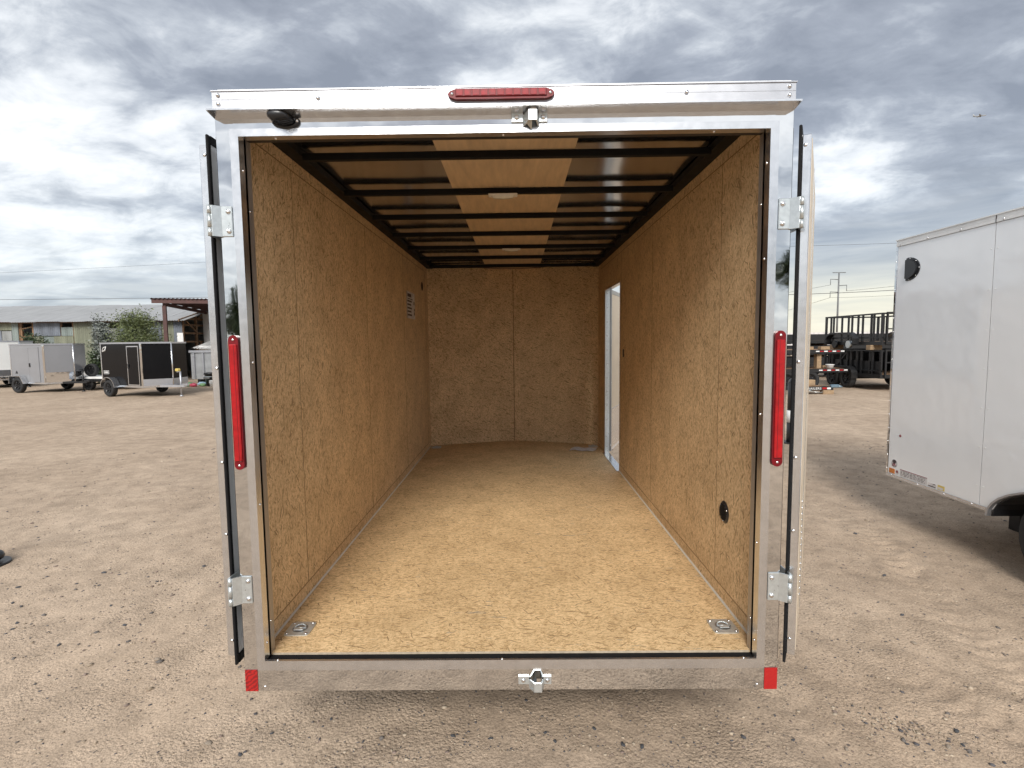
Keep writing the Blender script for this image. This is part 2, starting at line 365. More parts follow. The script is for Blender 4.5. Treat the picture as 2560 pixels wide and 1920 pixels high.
# small gravel strewn on the dirt: uncountable, one object
def gravel():
    n = 15000
    u = rng.random(n); ang = rng.uniform(-.80, .80, n); rad = 2.1+8.5*u**1.7
    x = .04+rad*np.sin(ang); y = -2+rad*np.cos(ang)
    size = rng.lognormal(math.log(.0040), .42, n)*np.clip(.72+rad/9, 1, 1.8)
    k = 260; x[:k] = 1.78+rng.normal(0, .13, k); y[:k] = .22+rng.normal(0, .06, k)-(x[:k]-1.78)*.45; size[:k] *= .95
    k2 = 700; x[k:k+k2] = rng.uniform(-3.9, -1.2, k2); y[k:k+k2] = 1.5+rng.normal(0, .5, k2); size[k:k+k2] *= 1.05
    z = ground_h(x, y)
    octv = np.array([(1, 0, 0), (0, 1, 0), (-1, 0, 0), (0, -1, 0), (0, 0, 1), (.7, .7, .55), (-.7, .7, .55), (-.7, -.7, .55), (.7, -.7, .55)], float)
    octf = np.array([(0, 5, 8), (1, 6, 5), (2, 7, 6), (3, 8, 7), (0, 1, 5), (1, 2, 6), (2, 3, 7), (3, 0, 8), (4, 5, 6), (4, 6, 7), (4, 7, 8), (4, 8, 5)])
    V = octv[None]*rng.uniform(.7, 1.25, (n, 9, 1))*np.stack([size, size*rng.uniform(.5, 1, n), size*rng.uniform(.35, .75, n)], -1)[:, None]
    a = rng.uniform(0, 6.28, n); ca, sa = np.cos(a)[:, None], np.sin(a)[:, None]
    V = np.stack([V[..., 0]*ca-V[..., 1]*sa+x[:, None], V[..., 0]*sa+V[..., 1]*ca+y[:, None], V[..., 2]+z[:, None]], -1)
    Fc = (octf[None]+np.arange(n)[:, None, None]*9).reshape(-1, 3)
    me = bpy.data.meshes.new('gravel'); me.vertices.add(n*9); me.vertices.foreach_set('co', V.ravel())
    me.loops.add(Fc.size); me.loops.foreach_set('vertex_index', Fc.ravel()); me.polygons.add(len(Fc)); me.polygons.foreach_set('loop_start', np.arange(0, Fc.size, 3)); me.update(calc_edges=True)
    at = me.color_attributes.new('stone', 'FLOAT_COLOR', 'POINT')
    pal = np.array([(.075, .072, .078, 1), (.13, .115, .105, 1), (.30, .235, .17, 1), (.40, .33, .25, 1), (.20, .15, .125, 1)])
    idx = rng.choice(5, n, p=[.16, .17, .30, .22, .15]); cc = pal[idx]*rng.uniform(.8, 1.2, (n, 1)); cc[:, 3] = 1
    at.data.foreach_set('color', np.repeat(cc, 9, 0).ravel())
    m, t, b = base_mat('gravel_stone'); an = N(t, 'ShaderNodeVertexColor', layer_name='stone'); L(t, an.outputs[0], b.inputs['Base Color']); b.inputs['Roughness'].default_value = .8
    me.materials.append(m); o = bpy.data.objects.new('gravel', me); C.objects.link(o)
    tag(o, 'fine loose gravel scattered over the sandy dirt', 'gravel', kind='stuff')
gravel()
M['stone_dark'] = mat('dark_stone', (.075, .077, .085), .7, 0, .35, 30, bump=.003); M['stone_tan'] = mat('tan_stone', (.34, .28, .22), .8, 0, .25, 30, bump=.003)
STONES = [(-3.12, 1.11), (-3.63, 1.68), (-3.44, 1.44), (-2.5, .59), (-2.49, .66), (-3.04, 1.69), (-2.72, 1.39), (-2.65, 1.75), (-2.44, 1.14), (-3.16, 1.18), (-3.17, 1.9), (-2.67, .93), (-1.78, .43), (-.84, .3), (-1.08, .22), (-1.16, .1),
          (-.09, .17), (-.65, .16), (-.26, .19), (.15, .2), (.19, .15), (.56, .12), (1.23, .17), (.37, .22), (.48, .13), (1.98, .22), (1.94, .14), (1.71, .15), (1.78, .31), (2.72, 1.75), (3.05, 2.6), (2.45, 1.2), (3.3, 1.2)]
def stone_mesh(k):
    mb = MB(); bm = bmesh.new(); bmesh.ops.create_icosphere(bm, subdivisions=2, radius=1)
    for q in bm.verts:
        f = 1+.35*mnoise.noise(q.co*1.3+Vector((k*7, 0, 0))); q.co = Vector((q.co.x*f, q.co.y*f*.62, q.co.z*f*.42))
    bm.verts.index_update(); mb.add([q.co.copy() for q in bm.verts], [tuple(q.index for q in f.verts) for f in bm.faces], True); bm.free(); return mb
sm_ = [stone_mesh(k).mesh('stone', M['stone_dark']) for k in range(5)]; st_ = [stone_mesh(k+9).mesh('stone', M['stone_tan']) for k in range(3)]
def stone(i, x, y, s, tan=False):
    o = bpy.data.objects.new('stone', (st_[i % 3] if tan else sm_[i % 5])); C.objects.link(o)
    z = float(ground_h(np.array([x]), np.array([y]))[0]); o.location = (x, y, z+s*.12); o.scale = (s, s, s); o.rotation_euler = (0, 0, random.uniform(0, 6.3))
    if tan: tag(o, 'pale tan pebble lying loose on the sandy dirt', 'stone', 'pale pebbles on the dirt')
    else: tag(o, 'small dark grey pebble lying loose on the sandy dirt', 'stone', 'dark pebbles on the dirt')
for i, (x, y) in enumerate(STONES): stone(i, x, y, random.uniform(.008, .0155)*(1+.25*(y > 1)))
for i, (x, y) in enumerate([(-1.34, .17), (1.87, .13), (1.43, .12), (-2.0, .8), (2.3, .9)]): stone(i, x, y, random.uniform(.013, .02), True)

# ------------------------------------------------------------------ the open cargo trailer
T = thing('cargo_trailer', 'white enclosed cargo trailer seen from behind, rear doors open, wood strand board inside', 'trailer')
WO, WT, WI = 1.066, 1.010, .9785          # outer half width, trim outer, trim inner
ZT0, ZT1, ZB0, ZB1, ZR = 2.543, 2.516, .448, .487, .357
FZ, CZ, IW, NB, NM = .484, 2.643, 1.025, 4.36, 4.67
S = M['steel']
def bolts(parent, pts, axis, r=.006, m=None, name='screw', h=.004):
    for p in pts:
        p = Vector(p); a = Vector(axis).normalized()
        MB().lathe([(r, 0), (r*.95, h*.4), (r*.65, h*.85), (0.0005, h)], p, a, 10).obj(name, m or M['chrome'], parent)
# rear frame: two posts, header panel, bottom rail in mirror-polished steel
for s in (-1, 1):
    a, b_ = sorted((s*(WT-.03), s*WO))
    post = B('corner_post', S, T, a, b_, 0, .055, ZR, 2.60, b=.003)
B('header_panel', S, T, -(WT-.012), WT-.012, -.0015, .05, ZT0-.02, 2.599)
rail = B('bottom_rail', S, T, -(WT-.006), WT-.006, -.002, .05, ZR+.001, ZB0+.012, b=.002)
bolts(rail, [(-.985, -.002, ZR+.02), (.985, -.002, ZR+.02)], (0, -1, 0))
# header cap extrusion with drip ledge
cap = MB().box(-1.043, 1.043, -.05, .03, 2.597, 2.6255).box(-1.043, 1.043, -.05, .03, 2.627, 2.655).box(-1.043, 1.043, -.049, .03, 2.6255, 2.627).box(-1.046, 1.046, -.054, .04, 2.655, 2.6585).obj('header_cap', M['alu_cap'], T)
MB().prism([(-1.062, -.060, 2.588), (-1.062, -.060, 2.594), (-1.062, .02, 2.597), (-1.062, .02, 2.5795), (-1.062, -.003, 2.5795)], (2.124, 0, 0)).obj('drip_ledge', M['alu'], T)
bolts(cap, [(x, -.05, z) for x in (-1.02, 1.02) for z in (2.612, 2.642)]+[(-.66, -.05, 2.627), (.655, -.05, 2.627)], (0, -1, 0), .008, h=.007)
# J trim round the opening, mitred
def trim(pts_front, depth_pts=None):
    pass
def trim_piece(o1, o2, i2, i1, ret):
    """front face between outer edge o1-o2 and inner edge i1-i2, plus an inward return of depth ret along the inner edge"""
    mb = MB(); y0, y1 = -.006, .004
    mb.prism([(o1[0], y0, o1[1]), (o2[0], y0, o2[1]), (i2[0], y0, i2[1]), (i1[0], y0, i1[1])], (0, y1-y0, 0))
    n = Vector(((o1[0]+o2[0]-i1[0]-i2[0])/2, 0, (o1[1]+o2[1]-i1[1]-i2[1])/2)).normalized()*.003
    mb.prism([(i1[0], y1, i1[1]), (i2[0], y1, i2[1]), (i2[0], ret, i2[1]), (i1[0], ret, i1[1])], n)
    return mb.obj('opening_trim', M['alu'], T)
O = [(-WT, ZB0), (WT, ZB0), (WT, ZT0), (-WT, ZT0)]; I = [(-WI, ZB1), (WI, ZB1), (WI, ZT1), (-WI, ZT1)]
tb = trim_piece(O[0], O[1], I[1], I[0], .0055); tr = trim_piece(O[1], O[2], I[2], I[1], .034); tt = trim_piece(O[2], O[3], I[3], I[2], .034); tl = trim_piece(O[3], O[0], I[0], I[3], .034)
bolts(tl, [(-WI, .02, z) for z in (.55, 1.12, 1.68, 2.40)], (1, 0, 0), .005); bolts(tr, [(WI, .02, z) for z in (.55, .95, 1.46, 2.05, 2.40)], (-1, 0, 0), .005)
bolts(tb, [(x, .001, ZB1) for x in (-.93, -.03, .93)], (0, 0, 1), .005); bolts(tt, [(x, .02, ZT1) for x in (-.85, .0, .78)], (0, 0, -1), .005)
for s in (-1, 1):       # darker steel uprights behind the trim
    a, b_ = sorted((s*(WI+.0015), s*(IW+.03)))
    up = B('door_jamb', M['steel_dark'], T, a, b_, .034, .086, ZB1-.02, 2.56)
    bolts(up, [(s*(WI+.0015), .06, z) for z in (.62, 2.26)], (-s, 0, 0), .004)
    MB().prism([(s*(WI+.0035), .0865, FZ+.001), (s*(IW+.004), .19, FZ+.001), (s*(IW+.004), .0865, FZ+.001)], (0, 0, 2.10)).obj('wall_return', M['luan'], T)
B('header_jamb', M['black_steel'], T, -WI, WI, .034, .075, ZT1+.006, 2.60)
B('sill', M['rubber'], T, -WI-.01, WI+.01, .006, .085, .40, ZB1-.012)
# floor
fl = MB().prism([(-IW-.01, .058, FZ-.02), (IW+.01, .058, FZ-.02), (IW+.01, NB, FZ-.02), (0, NM+.02, FZ-.02), (-IW-.01, NB, FZ-.02)], (0, 0, .02)).obj('floor_board', M['osb_floor'], T)
B('floor_edge', mat('board_edge', (.42, .35, .26), .8, 0, .2, 60), T, -WI+.002, WI-.002, .0562, .0578, FZ-.019, FZ-.0004)
for s in (-1, 1):
    MB().prism([(s*IW, .09, FZ), (s*(IW-.007), .09, FZ), (s*IW, .09, FZ+.007)], (0, NB-.1, 0) if s < 0 else (0, 2.92, 0)).obj('sealant_bead', M['sealant'], T)
# wall liners: strand board sheets with routed joints, skirting and top strips
def liner(s, y0, y1, z0, z1, name='wall_panel', g=.0030, m=None):
    a, b_ = sorted((s*IW, s*(IW+.009)))
    return B(name, m or M['osb_wall'], T, a, b_, y0+g, y1-g, z0+g, z1-g)
SK, TP = .552, 2.575
for s in (-1, 1):
    a, b_ = sorted((s*(IW+.0085), s*(IW+.03)))
    if s < 0: B('wall_core', M['wood_old'], T, a, b_, .087, NB, .42, 2.70)
    else:
        for y0, y1, z0, z1 in ((.087, 3.02, .42, 2.70), (3.88, NB, .42, 2.70), (3.02, 3.88, 2.31, 2.70)): B('wall_core', M['wood_old'], T, a, b_, y0, y1, z0, z1)
for y0, y1 in ((.087, .561), (.561, 1.767), (1.767, 3.004), (3.004, 4.19), (4.19, NB)):
    liner(-1, y0, y1, SK, TP)
for y0, y1 in ((.087, 1.767), (1.767, NB)): liner(-1, y0, y1, FZ, SK, 'skirting'); liner(-1, y0, y1, TP, CZ+.01, 'top_strip')
for y0, y1 in ((.087, .566), (.566, 1.844), (1.844, 2.985)): liner(1, y0, y1, SK, TP)
liner(1, .087, 2.985, FZ, SK, 'skirting'); liner(1, .087, NB, TP, CZ+.01, 'top_strip'); liner(1, 3.92, NB, SK, TP); liner(1, 3.92, NB, FZ, SK, 'skirting'); liner(1, 2.985, 3.92, 2.345, TP)
liner(1, 2.985, 3.02, FZ, 2.345, 'door_casing', .0004); liner(1, 3.88, 3.92, FZ, 2.345, 'door_casing', .0004); liner(1, 3.02, 3.88, 2.31, 2.345, 'door_casing', .0004)
for s, ys in ((-1, ((.561, .003), (1.767, .004), (3.004, .008), (4.19, .006))), (1, ((.566, .003), (1.844, .004), (2.985, .005)))):
    for y, wj in ys: a, b_ = sorted((s*(IW-.0006), s*(IW+.004))); B('panel_joint', M['joint'], T, a, b_, y-wj/2, y+wj/2, SK+.002, TP-.002)
    for z, y1 in ((SK, NB-.17 if s < 0 else 2.985), (TP, NB-.17)): a, b_ = sorted((s*(IW-.0006), s*(IW+.004))); B('panel_joint', M['joint'], T, a, b_, .09, y1, z-.0022, z+.0022)
# nose wall: shallow V with a centre batten
for s in (-1, 1):
    n_ = 6; top = []; pts = [(s*(IW+.004)*(1-i/n_), NB+(NM-NB)*(1-(1-i/n_)**1.7)) for i in range(n_+1)]
    poly = [(x, y, FZ-.01) for x, y in pts]+[(x, y+.012, FZ-.01) for x, y in reversed(pts)]
    MB().prism(poly, (0, 0, CZ+.06-FZ)).obj('nose_panel', M['osb_nose'], T)
B('batten', M['osb_nose'], T, .004, .082, NM-.014, NM-.0045, FZ, CZ+.02)
B('nose_joint', M['wood_old'], T, -.003, .004, NM-.006, NM+.001, FZ, CZ+.02)
# outer skins close the box
for s in (-1, 1):
    a, b_ = sorted((s*(WO-.008), s*(WO-.002)))
    if s < 0: B('side_skin', M['white_skin'], T, a, b_, .056, NB+.02, ZR+.02, 2.69)
    else:
        for y0, y1, z0, z1 in ((.056, 3.02, ZR+.02, 2.69), (3.88, NB+.02, ZR+.02, 2.69), (3.02, 3.88, 2.31, 2.69), (3.02, 3.88, ZR+.02, FZ-.012)): B('side_skin', M['white_skin'], T, a, b_, y0, y1, z0, z1)
MB().prism([(-WO+.008, NB+.02, ZR), (0, NM+.10, ZR), (WO-.008, NB+.02, ZR), (WO-.008, NB+.03, ZR), (0, NM+.11, ZR), (-WO+.008, NB+.03, ZR)], (0, 0, 2.69-ZR)).obj('nose_skin', M['white_skin'], T)
# roof sheet: thin bright metal, slightly buckled between the bows, so it mirrors them
BOWS = [.564+.6055*i for i in range(7)]
rs = MB(); nxr, nyr = 44, 110; vs = []
for j in range(nyr+1):
    y = .03+(NM+.09-.03)*j/nyr
    for i in range(nxr+1):
        x = -WO+.004+2*(WO-.004)*i/nxr
        k = (y-BOWS[0])/.6055; sag = .004*math.sin(math.pi*(k % 1.0))**2
        wob = .0028*mnoise.noise((x*2.1, y*1.6, 3.3))+.0015*mnoise.noise((x*5, y*4, 1.0))
        vs.append((x, y, 2.668+sag+wob))
rs.add(vs, [(j*(nxr+1)+i, (j+1)*(nxr+1)+i, (j+1)*(nxr+1)+i+1, j*(nxr+1)+i+1) for j in range(nyr) for i in range(nxr)], True)
rs.obj('roof_skin', M['roof_skin'], T)
B('roof_top', M['white_skin'], T, -WO, WO, .031, NM+.1, 2.682, 2.70)
for i, y in enumerate(BOWS): B('roof_bow', M['bow_black'], T, -.965, .965, y-.016, y+.016, 2.616, 2.649, b=.003)
for s in (-1, 1): a, b_ = sorted((s*.962, s*(IW+.03))); B('top_rail', M['bow_black'], T, a, b_, .076, NB+.04, CZ-.012, 2.664)
B('nose_rail', M['bow_black'], T, -.962, .962, NB-.03, NB+.03, CZ-.006, 2.660)
B('ceiling_board', M['luan'], T, -.325, .325, .08, NM, 2.6495, 2.6535)
for x, y in ((-.03, BOWS[1]-.005), (.0, BOWS[4]-.005)):
    d_ = MB().lathe([(.0001, .0), (.058, .004), (.07, .016), (.072, .022)], (0, 0, 0), (0, 0, 1), 24); d_.v = [(p[0]*1.0+x, p[1]*.45+y, 2.588+p[2]) for p in d_.v]
    dl = d_.obj('dome_light', M['lens_clear'], T); B('dome_light_base', M['white_paint'], dl, x-.085, x+.085, y-.034, y+.034, 2.605, 2.6125, b=.003)
MB().tube([(-.42+.084*i, NB-.034, 2.632-.018*math.sin(math.pi*i/10)) for i in range(11)], .0035, 6).obj('wire', M['rust'], T)
# recessed tie-down rings
def tie_down(x, y, flip):
    p = MB(); n = 32; hs = .055; rc = .014; ri = .034
    inner = []; outer = []
    for i in range(n):
        t = 2*math.pi*i/n; c, s_ = math.cos(t), math.sin(t); inner.append((x+ri*c, y+ri*s_, FZ+.0062))
        k = hs/max(abs(c), abs(s_)); ox, oy = c*k, s_*k
        if abs(ox) > hs-rc and abs(oy) > hs-rc:
            q_ = Vector((abs(ox)-(hs-rc), abs(oy)-(hs-rc))).normalized()*rc; ox = math.copysign(hs-rc+q_.x, ox); oy = math.copysign(hs-rc+q_.y, oy)
        outer.append((x+ox, y+oy, FZ+.0055))
    p.add(inner+outer, [(i, i+n, (i+1) % n+n, (i+1) % n) for i in range(n)])
    p.add(outer+[(a, b__, FZ-.001) for a, b__, _ in outer], [(i, i+n, (i+1) % n+n, (i+1) % n) for i in range(n)])
    o = p.obj('tie_down', M['zinc'], T)
    MB().lathe([(ri, .0062), (ri*.93, .0035), (ri*.7, .0012), (.0005, .0007)], (x, y, FZ), (0, 0, 1), 24).obj('cup', M['steel_dark'], o)
    ring = [(x+.024*math.cos(t), y-.004+.026*math.sin(t), FZ+.0085+.004*math.sin(t)) for t in [math.pi*k/12*1.0 for k in range(0, 13)]]
    MB().tube(ring+[ring[0]], .0042, 8).obj('ring', M['zinc'], o)
    B('ring_clip', M['zinc'], o, x-.021, x+.021, y-.024, y-.008, FZ+.006, FZ+.0125, b=.002)
    bolts(o, [(x+a*.042, y+b__*.042, FZ+.0058) for a in (-1, 1) for b__ in (-1, 1)], (0, 0, 1), .0065, name='bolt')
tie_down(-.935, .232, 0); tie_down(.938, .232, 0); tie_down(-.945, 4.255, 0); tie_down(.945, 4.24, 0)
# vents, strike plate, printed sheet on the walls
v_ = MB().lathe([(.0005, .006), (.030, .007), (.046, .006), (.054, .0)], (IW, .459, .927), (-1, 0, 0), 28).obj('vent', M['plastic'], T)
for k in range(-3, 4): B('louvre', M['rubber'], v_, IW-.0095, IW-.005, .459-math.sqrt(.04**2-(k*.011)**2), .459+math.sqrt(.04**2-(k*.011)**2), .927+k*.011-.003, .927+k*.011+.003)
bolts(v_, [(IW-.005, .459+.043*math.cos(t), .927+.043*math.sin(t)) for t in (.6, 2.7, 4.8)], (-1, 0, 0), .005)
MB().lathe([(.0005, .002), (.045, .003), (.05, .0)], (-IW, 4.0, 2.385), (1, 0, 0), 24).obj('vent', M['rubber'], T)
B('strike_plate', M['plastic'], T, IW-.006, IW+.001, 2.835, 2.875, 1.595, 1.67, b=.004)
sh = B('instruction_sheet', M['paper'], T, -IW, -IW+.0012, 3.135, 3.54, 1.992, 2.257)
B('printed_edge', M['ink'], sh, -IW+.0012, -IW+.0017, 3.137, 3.152, 1.994, 2.255)
for (y0, y1, z0, z1) in [(3.18, 3.36, 2.205, 2.238), (3.18, 3.43, 2.183, 2.192)]+[(3.17, 3.38-.03*(k % 2), 2.155-.034*k, 2.172-.034*k) for k in range(5)]+[(3.48, 3.52, 2.14, 2.17), (3.49, 3.53, 2.075, 2.10), (3.49, 3.53, 2.035, 2.065)]:
    B('printed_line', M['ink'], sh, -IW+.0012, -IW+.0017, y0, y1, z0, z1)
# front-side door standing open
for nm, a in (('door_frame', (IW-.004, WO+.006, 3.853, 3.879, FZ, 2.309)), ('door_frame', (IW-.004, WO+.006, 3.021, 3.032, FZ, 2.309)), ('door_frame', (IW-.004, WO+.006, 3.032, 3.853, 2.297, 2.309)), ('threshold', (IW-.03, WO+.008, 3.021, 3.879, FZ-.011, FZ+.004))):
    o = B(nm, M['zinc'] if a[2] == 3.853 else M['alu'], T, *a, b=.002)
    if a[2] == 3.853: bolts(o, [(1.045, 3.853, .56+.155*k) for k in range(12)], (0, -1, 0), .006)
sd_a = math.atan2(.24, .6); Ms = Matrix.Translation((1.073, 3.882, 0)) @ Matrix.Rotation(-sd_a, 4, 'Z')
sdoor = MB().box(0, .016, .004, .84, .50, 2.31, Ms).obj('side_door', M['white_skin'], T)
MB().box(.016, .0195, .034, .80, .98, 2.265, Ms).obj('door_liner', M['cream'], sdoor); MB().box(.016, .0200, .034, .80, .535, .975, Ms).obj('kick_plate', M['alu'], sdoor)
MB().box(-.002, .022, -.002, .0335, .50, 2.31, Ms).obj('hinge_stile', M['bin_grey'], sdoor); MB().box(.014, .022, .034, .84, 2.268, 2.31, Ms).obj('top_edge_trim', M['steel_dark'], sdoor)
for k in range(13): bolts(sdoor, [Ms @ Vector((.022, .016, .57+.14*k))], Ms.to_3x3() @ Vector((1, 0, 0)), .006, name='rivet')
# lamps
def tail_light(x0, x1, z0, z1, s):
    cx = (x0+x1)/2; hw = (x1-x0)/2; n = 10
    def outline(h, g): return [(cx+(h)*math.cos(t), z1-hw+g*0+(h)*math.sin(t)) for t in [math.pi*k/n for k in range(n+1)]]+[(cx+h*math.cos(t), z0+hw+h*math.sin(t)) for t in [math.pi+math.pi*k/n for k in range(n+1)]]
    o = MB().prism([(x, -.016, z) for x, z in outline(hw, 0)], (0, .016, 0)).obj('tail_light', M['red_dark'], T)
    MB().box(cx-hw*.78, cx+hw*.78, -.024, -.0155, z0+.034, z1-.034, b=.003).obj('lens', M['red_lens'], o)
    B('lens_ridge', M['red_dark'], o, cx-s*hw*.28-.001, cx-s*hw*.28+.001, -.0246, -.0235, z0+.036, z1-.036)
    bolts(o, [(cx, -.016, z) for z in (z0+.017, z1-.017)], (0, -1, 0), .0055)
tail_light(-1.052, -1.014, 1.268, 1.786, -1); tail_light(1.012, 1.052, 1.262, 1.780, 1)
ml = MB().prism([(x, -.066, z) for x, z in ((-.194, 2.627), (-.186, 2.637), (-.165, 2.6445), (.157, 2.6445), (.178, 2.637), (.186, 2.627), (.178, 2.616), (.157, 2.609), (-.165, 2.609), (-.186, 2.616))], (0, .016, 0)).obj('marker_light', M['red_dark'], T)
MB().box(-.166, .158, -.0705, -.0655, 2.6165, 2.6425, b=.002).obj('lens', M['red_dark'], ml)
for k in range(11): B('led_cell', M['led'], ml, -.162+.0291*k, -.162+.0291*k+.022, -.0719, -.0703, 2.6195, 2.6400, b=.0006)
bolts(ml, [(-.178, -.066, 2.627), (.170, -.066, 2.627)], (0, -1, 0), .006)
lp = MB().lathe([(.052, 0), (.050, .010), (.040, .013)], (0, 0, 0), (0, -1, 0), 24); lp.v = [(p[0]-.798, p[1]-.0015, p[2]*.5+2.565) for p in lp.v]
lo = lp.obj('licence_lamp', M['plastic'], T)
hd = MB(); n = 20; rings = [(-.010, 0, 2.567, .038, .020), (-.026, -.005, 2.570, .037, .020), (-.044, -.010, 2.574, .035, .017), (-.054, -.013, 2.577, .029, .012), (-.058, -.014, 2.578, .015, .006)]
hv = [(-.805+dx+rx*math.cos(2*math.pi*i/n)*(1 if math.cos(2*math.pi*i/n) < 0 else 1.05), y, z+rz*math.sin(2*math.pi*i/n)) for y, dx, z, rx, rz in rings for i in range(n)]
hd.add(hv, [(j*n+i, j*n+(i+1) % n, (j+1)*n+(i+1) % n, (j+1)*n+i) for j in range(4) for i in range(n)]+[tuple(4*n+i for i in range(n))], True)
hd.obj('lamp_hood', M['plastic'], lo)
for k in range(3): MB().tube([(-.842+.01*k, -.02-.012*k, 2.556), (-.80, -.026-.014*k, 2.546), (-.765, -.02-.012*k, 2.556)], .0025, 6).obj('lamp_fin', M['rubber'], lo)
bolts(lo, [(-.756, -.011, 2.566), (-.838, -.011, 2.562)], (0, -1, 0), .0065)
# cam latch keepers above and below the opening
def keeper(z, s, x=.097):
    o = MB().prism([(x-.024, -.009, z+s*.004), (x-.004, -.048, z+s*.012), (x+.026, -.048, z+s*.012), (x+.036, -.009, z+s*.004), (x+.030, -.009, z+s*.004), (x+.022, -.041, z+s*.012), (x, -.041, z+s*.012), (x-.018, -.009, z+s*.004)], (0, 0, -s*.036)).obj('latch_keeper', M['zinc'], T)
    for a, b_ in ((x-.066, x-.023), (x+.034, x+.066)): B('lug', M['zinc'], o, a, b_, -.009, -.001, z-.017, z+.017, b=.0015)
    MB().prism([(x-.02, -.03, z-s*.018), (x+.004, -.047, z-s*.018), (x+.004, -.012, z-s*.042)], (.004, 0, 0)).obj('cam_tooth', M['zinc'], o)
    bolts(o, [(x-.046, -.009, z), (x+.05, -.009, z)], (0, -1, 0), .0095, h=.006)
keeper(2.567, 1); keeper(.403, 1, .1)
# red conspicuity tape on the lower corners
B('reflective_tape', M['tape_zig'], T, -1.064, -1.014, -.0022, -.0006, .358, .448); B('reflective_tape', M['tape_plain'], T, 1.013, 1.064, -.0022, -.0006, .357, .446)
# rear barn doors swung right back
def rear_door(s, px, ang):
    Md = Matrix.Translation((px, .018, 0)) @ Matrix.Rotation(-ang, 4, 'Z')
    def bx(*a, b=0): return MB().box(*[v for v in a], Md, b) if s > 0 else MB().box(-a[1], -a[0], *a[2:], Md, b)
    d = bx(.003, .012, .010, .985, .50, 2.50).obj('rear_door', M['white_skin'], T)
    g_ = bx(0, .0105, -.012, .009, .462, 2.532, b=.003).obj('gasket', M['rubber'], d)
    bx(0, .0105, .0095, 1.0, 2.501, 2.532).obj('gasket_strip', M['rubber'], d); bx(0, .0105, .0095, 1.0, .462, .499).obj('gasket_strip', M['rubber'], d); bx(0, .0105, .986, 1.0, .4995, 2.5005).obj('gasket_strip', M['rubber'], d)
    e = bx(.0115, .042, 0, .03, .495, 2.498, b=.003).obj('edge_trim', M['alu'], d)
    bx(.0125, .040, .03, .97, .505, 2.49).obj('door_core', M['white_paint'], d); bx(.0405, .0435, .0305, .955, .505, 2.49).obj('inner_panel', M['cream'], d)
    bx(.0435, .047, .40, .42, .515, 2.48).obj('lining_rib', M['alu'], d)
    for z in (.56, 1.00, 1.29, 1.66, 2.46): bolts(d, [Md @ Vector((s*.022, 0, z))], Md.to_3x3() @ Vector((0, -1, 0)), .007, name='rivet')
    for k in range(16): bolts(d, [Md @ Vector((s*.0436, .30+.0*k, .62+.028*k))], Md.to_3x3() @ Vector((s, 0, 0)), .006, name='rivet')
rear_door(-1, -1.098, -.02); rear_door(1, 1.094, .522)
# zinc strap hinges with carriage bolts
for s in (-1, 1):
    for z in ((2.21, .782)[0], (2.21, .782)[1]):
        zz0, zz1 = z-.056, z+.056
        a, b_ = sorted((s*1.016, s*1.058))
        h = MB().box(a, b_, -.0055, -.0005, zz0, zz1, b=.0022).obj('hinge', M['zinc'], T)
        MB().prism([(s*1.056, -.0055, zz0), (s*1.056, -.0005, zz0), (s*1.084, -.020, zz0), (s*1.088, -.026, zz0), (s*1.080, -.026, zz0)], (0, 0, .112)).obj('hinge_bend', M['zinc'], h)
        for k, (c0, c1) in enumerate(((zz0, zz0+.03), (zz0+.032, zz1-.032), (zz1-.03, zz1))): MB().cyl((s*1.090, -.026, c0), (s*1.090, -.026, c1), .0075, n=14).obj('hinge_knuckle', M['zinc'], h)
        a, b_ = sorted((s*1.0945, s*1.0990)); B('hinge_leaf', M['zinc'], h, a, b_, -.028, .10, zz0, zz1)
        bolts(h, [(s*1.030, -.0055, zz0+.02), (s*1.030, -.0055, zz1-.02)], (0, -1, 0), .010, name='bolt', h=.007)
# running gear under the box
for x in (-.75, .75): B('chassis_beam', M['black_steel'], T, x-.03, x+.03, 1.0, 4.4, .28, .40)
B('underfloor', M['black_steel'], T, -1.03, 1.03, .09, NB, .40, .462)
def wheel(parent, c, r, wd, axis, rim_m=None, n=26):
    c = Vector(c); a = Vector(axis).normalized(); h = wd/2
    o = MB().lathe([(r*.60, -h*.75), (r*.72, -h), (r*.93, -h), (r*.99, -h*.7), (r, -h*.2), (r, h*.2), (r*.99, h*.7), (r*.93, h), (r*.72, h), (r*.60, h*.75)], c, a, n, closed=True).obj('wheel', M['tyre'], parent)
    rm = MB().lathe([(r*.62, h*.80), (r*.58, h*.55), (r*.30, h*.42), (r*.17, h*.62), (.001, h*.64)], c, a, n)
    for sg in range(6):
        t = 2*math.pi*sg/6; e1 = a.orthogonal().normalized(); e2 = a.cross(e1); d = e1*math.cos(t)+e2*math.sin(t)
        rm.cyl(c+d*r*.14+a*h*.60, c+d*r*.58+a*h*.62, r*.065, r*.05, 6)
    rm.obj('rim', rim_m or M['rim'], o); return o
for s in (-1, 1):
    for y in (1.75, 2.6): wheel(T, (s*1.20, y, .33), .33, .2, (s, 0, 0), M['rim_silver'])
    arc = [(s*1.075, 2.175+.86*math.cos(math.pi*k/14), .42+.32*math.sin(math.pi*k/14)) for k in range(15)]; arc2 = [(x, 2.175+(y-2.175)*.975, z-.018) for x, y, z in reversed(arc)]
    MB().prism(arc+arc2, (s*.24, 0, 0)).obj('fender', M['alu'], T)
for y in (1.75, 2.6): MB().cyl((-1.2, y, .33), (1.2, y, .33), .04, n=10).obj('axle', M['black_steel'], T)

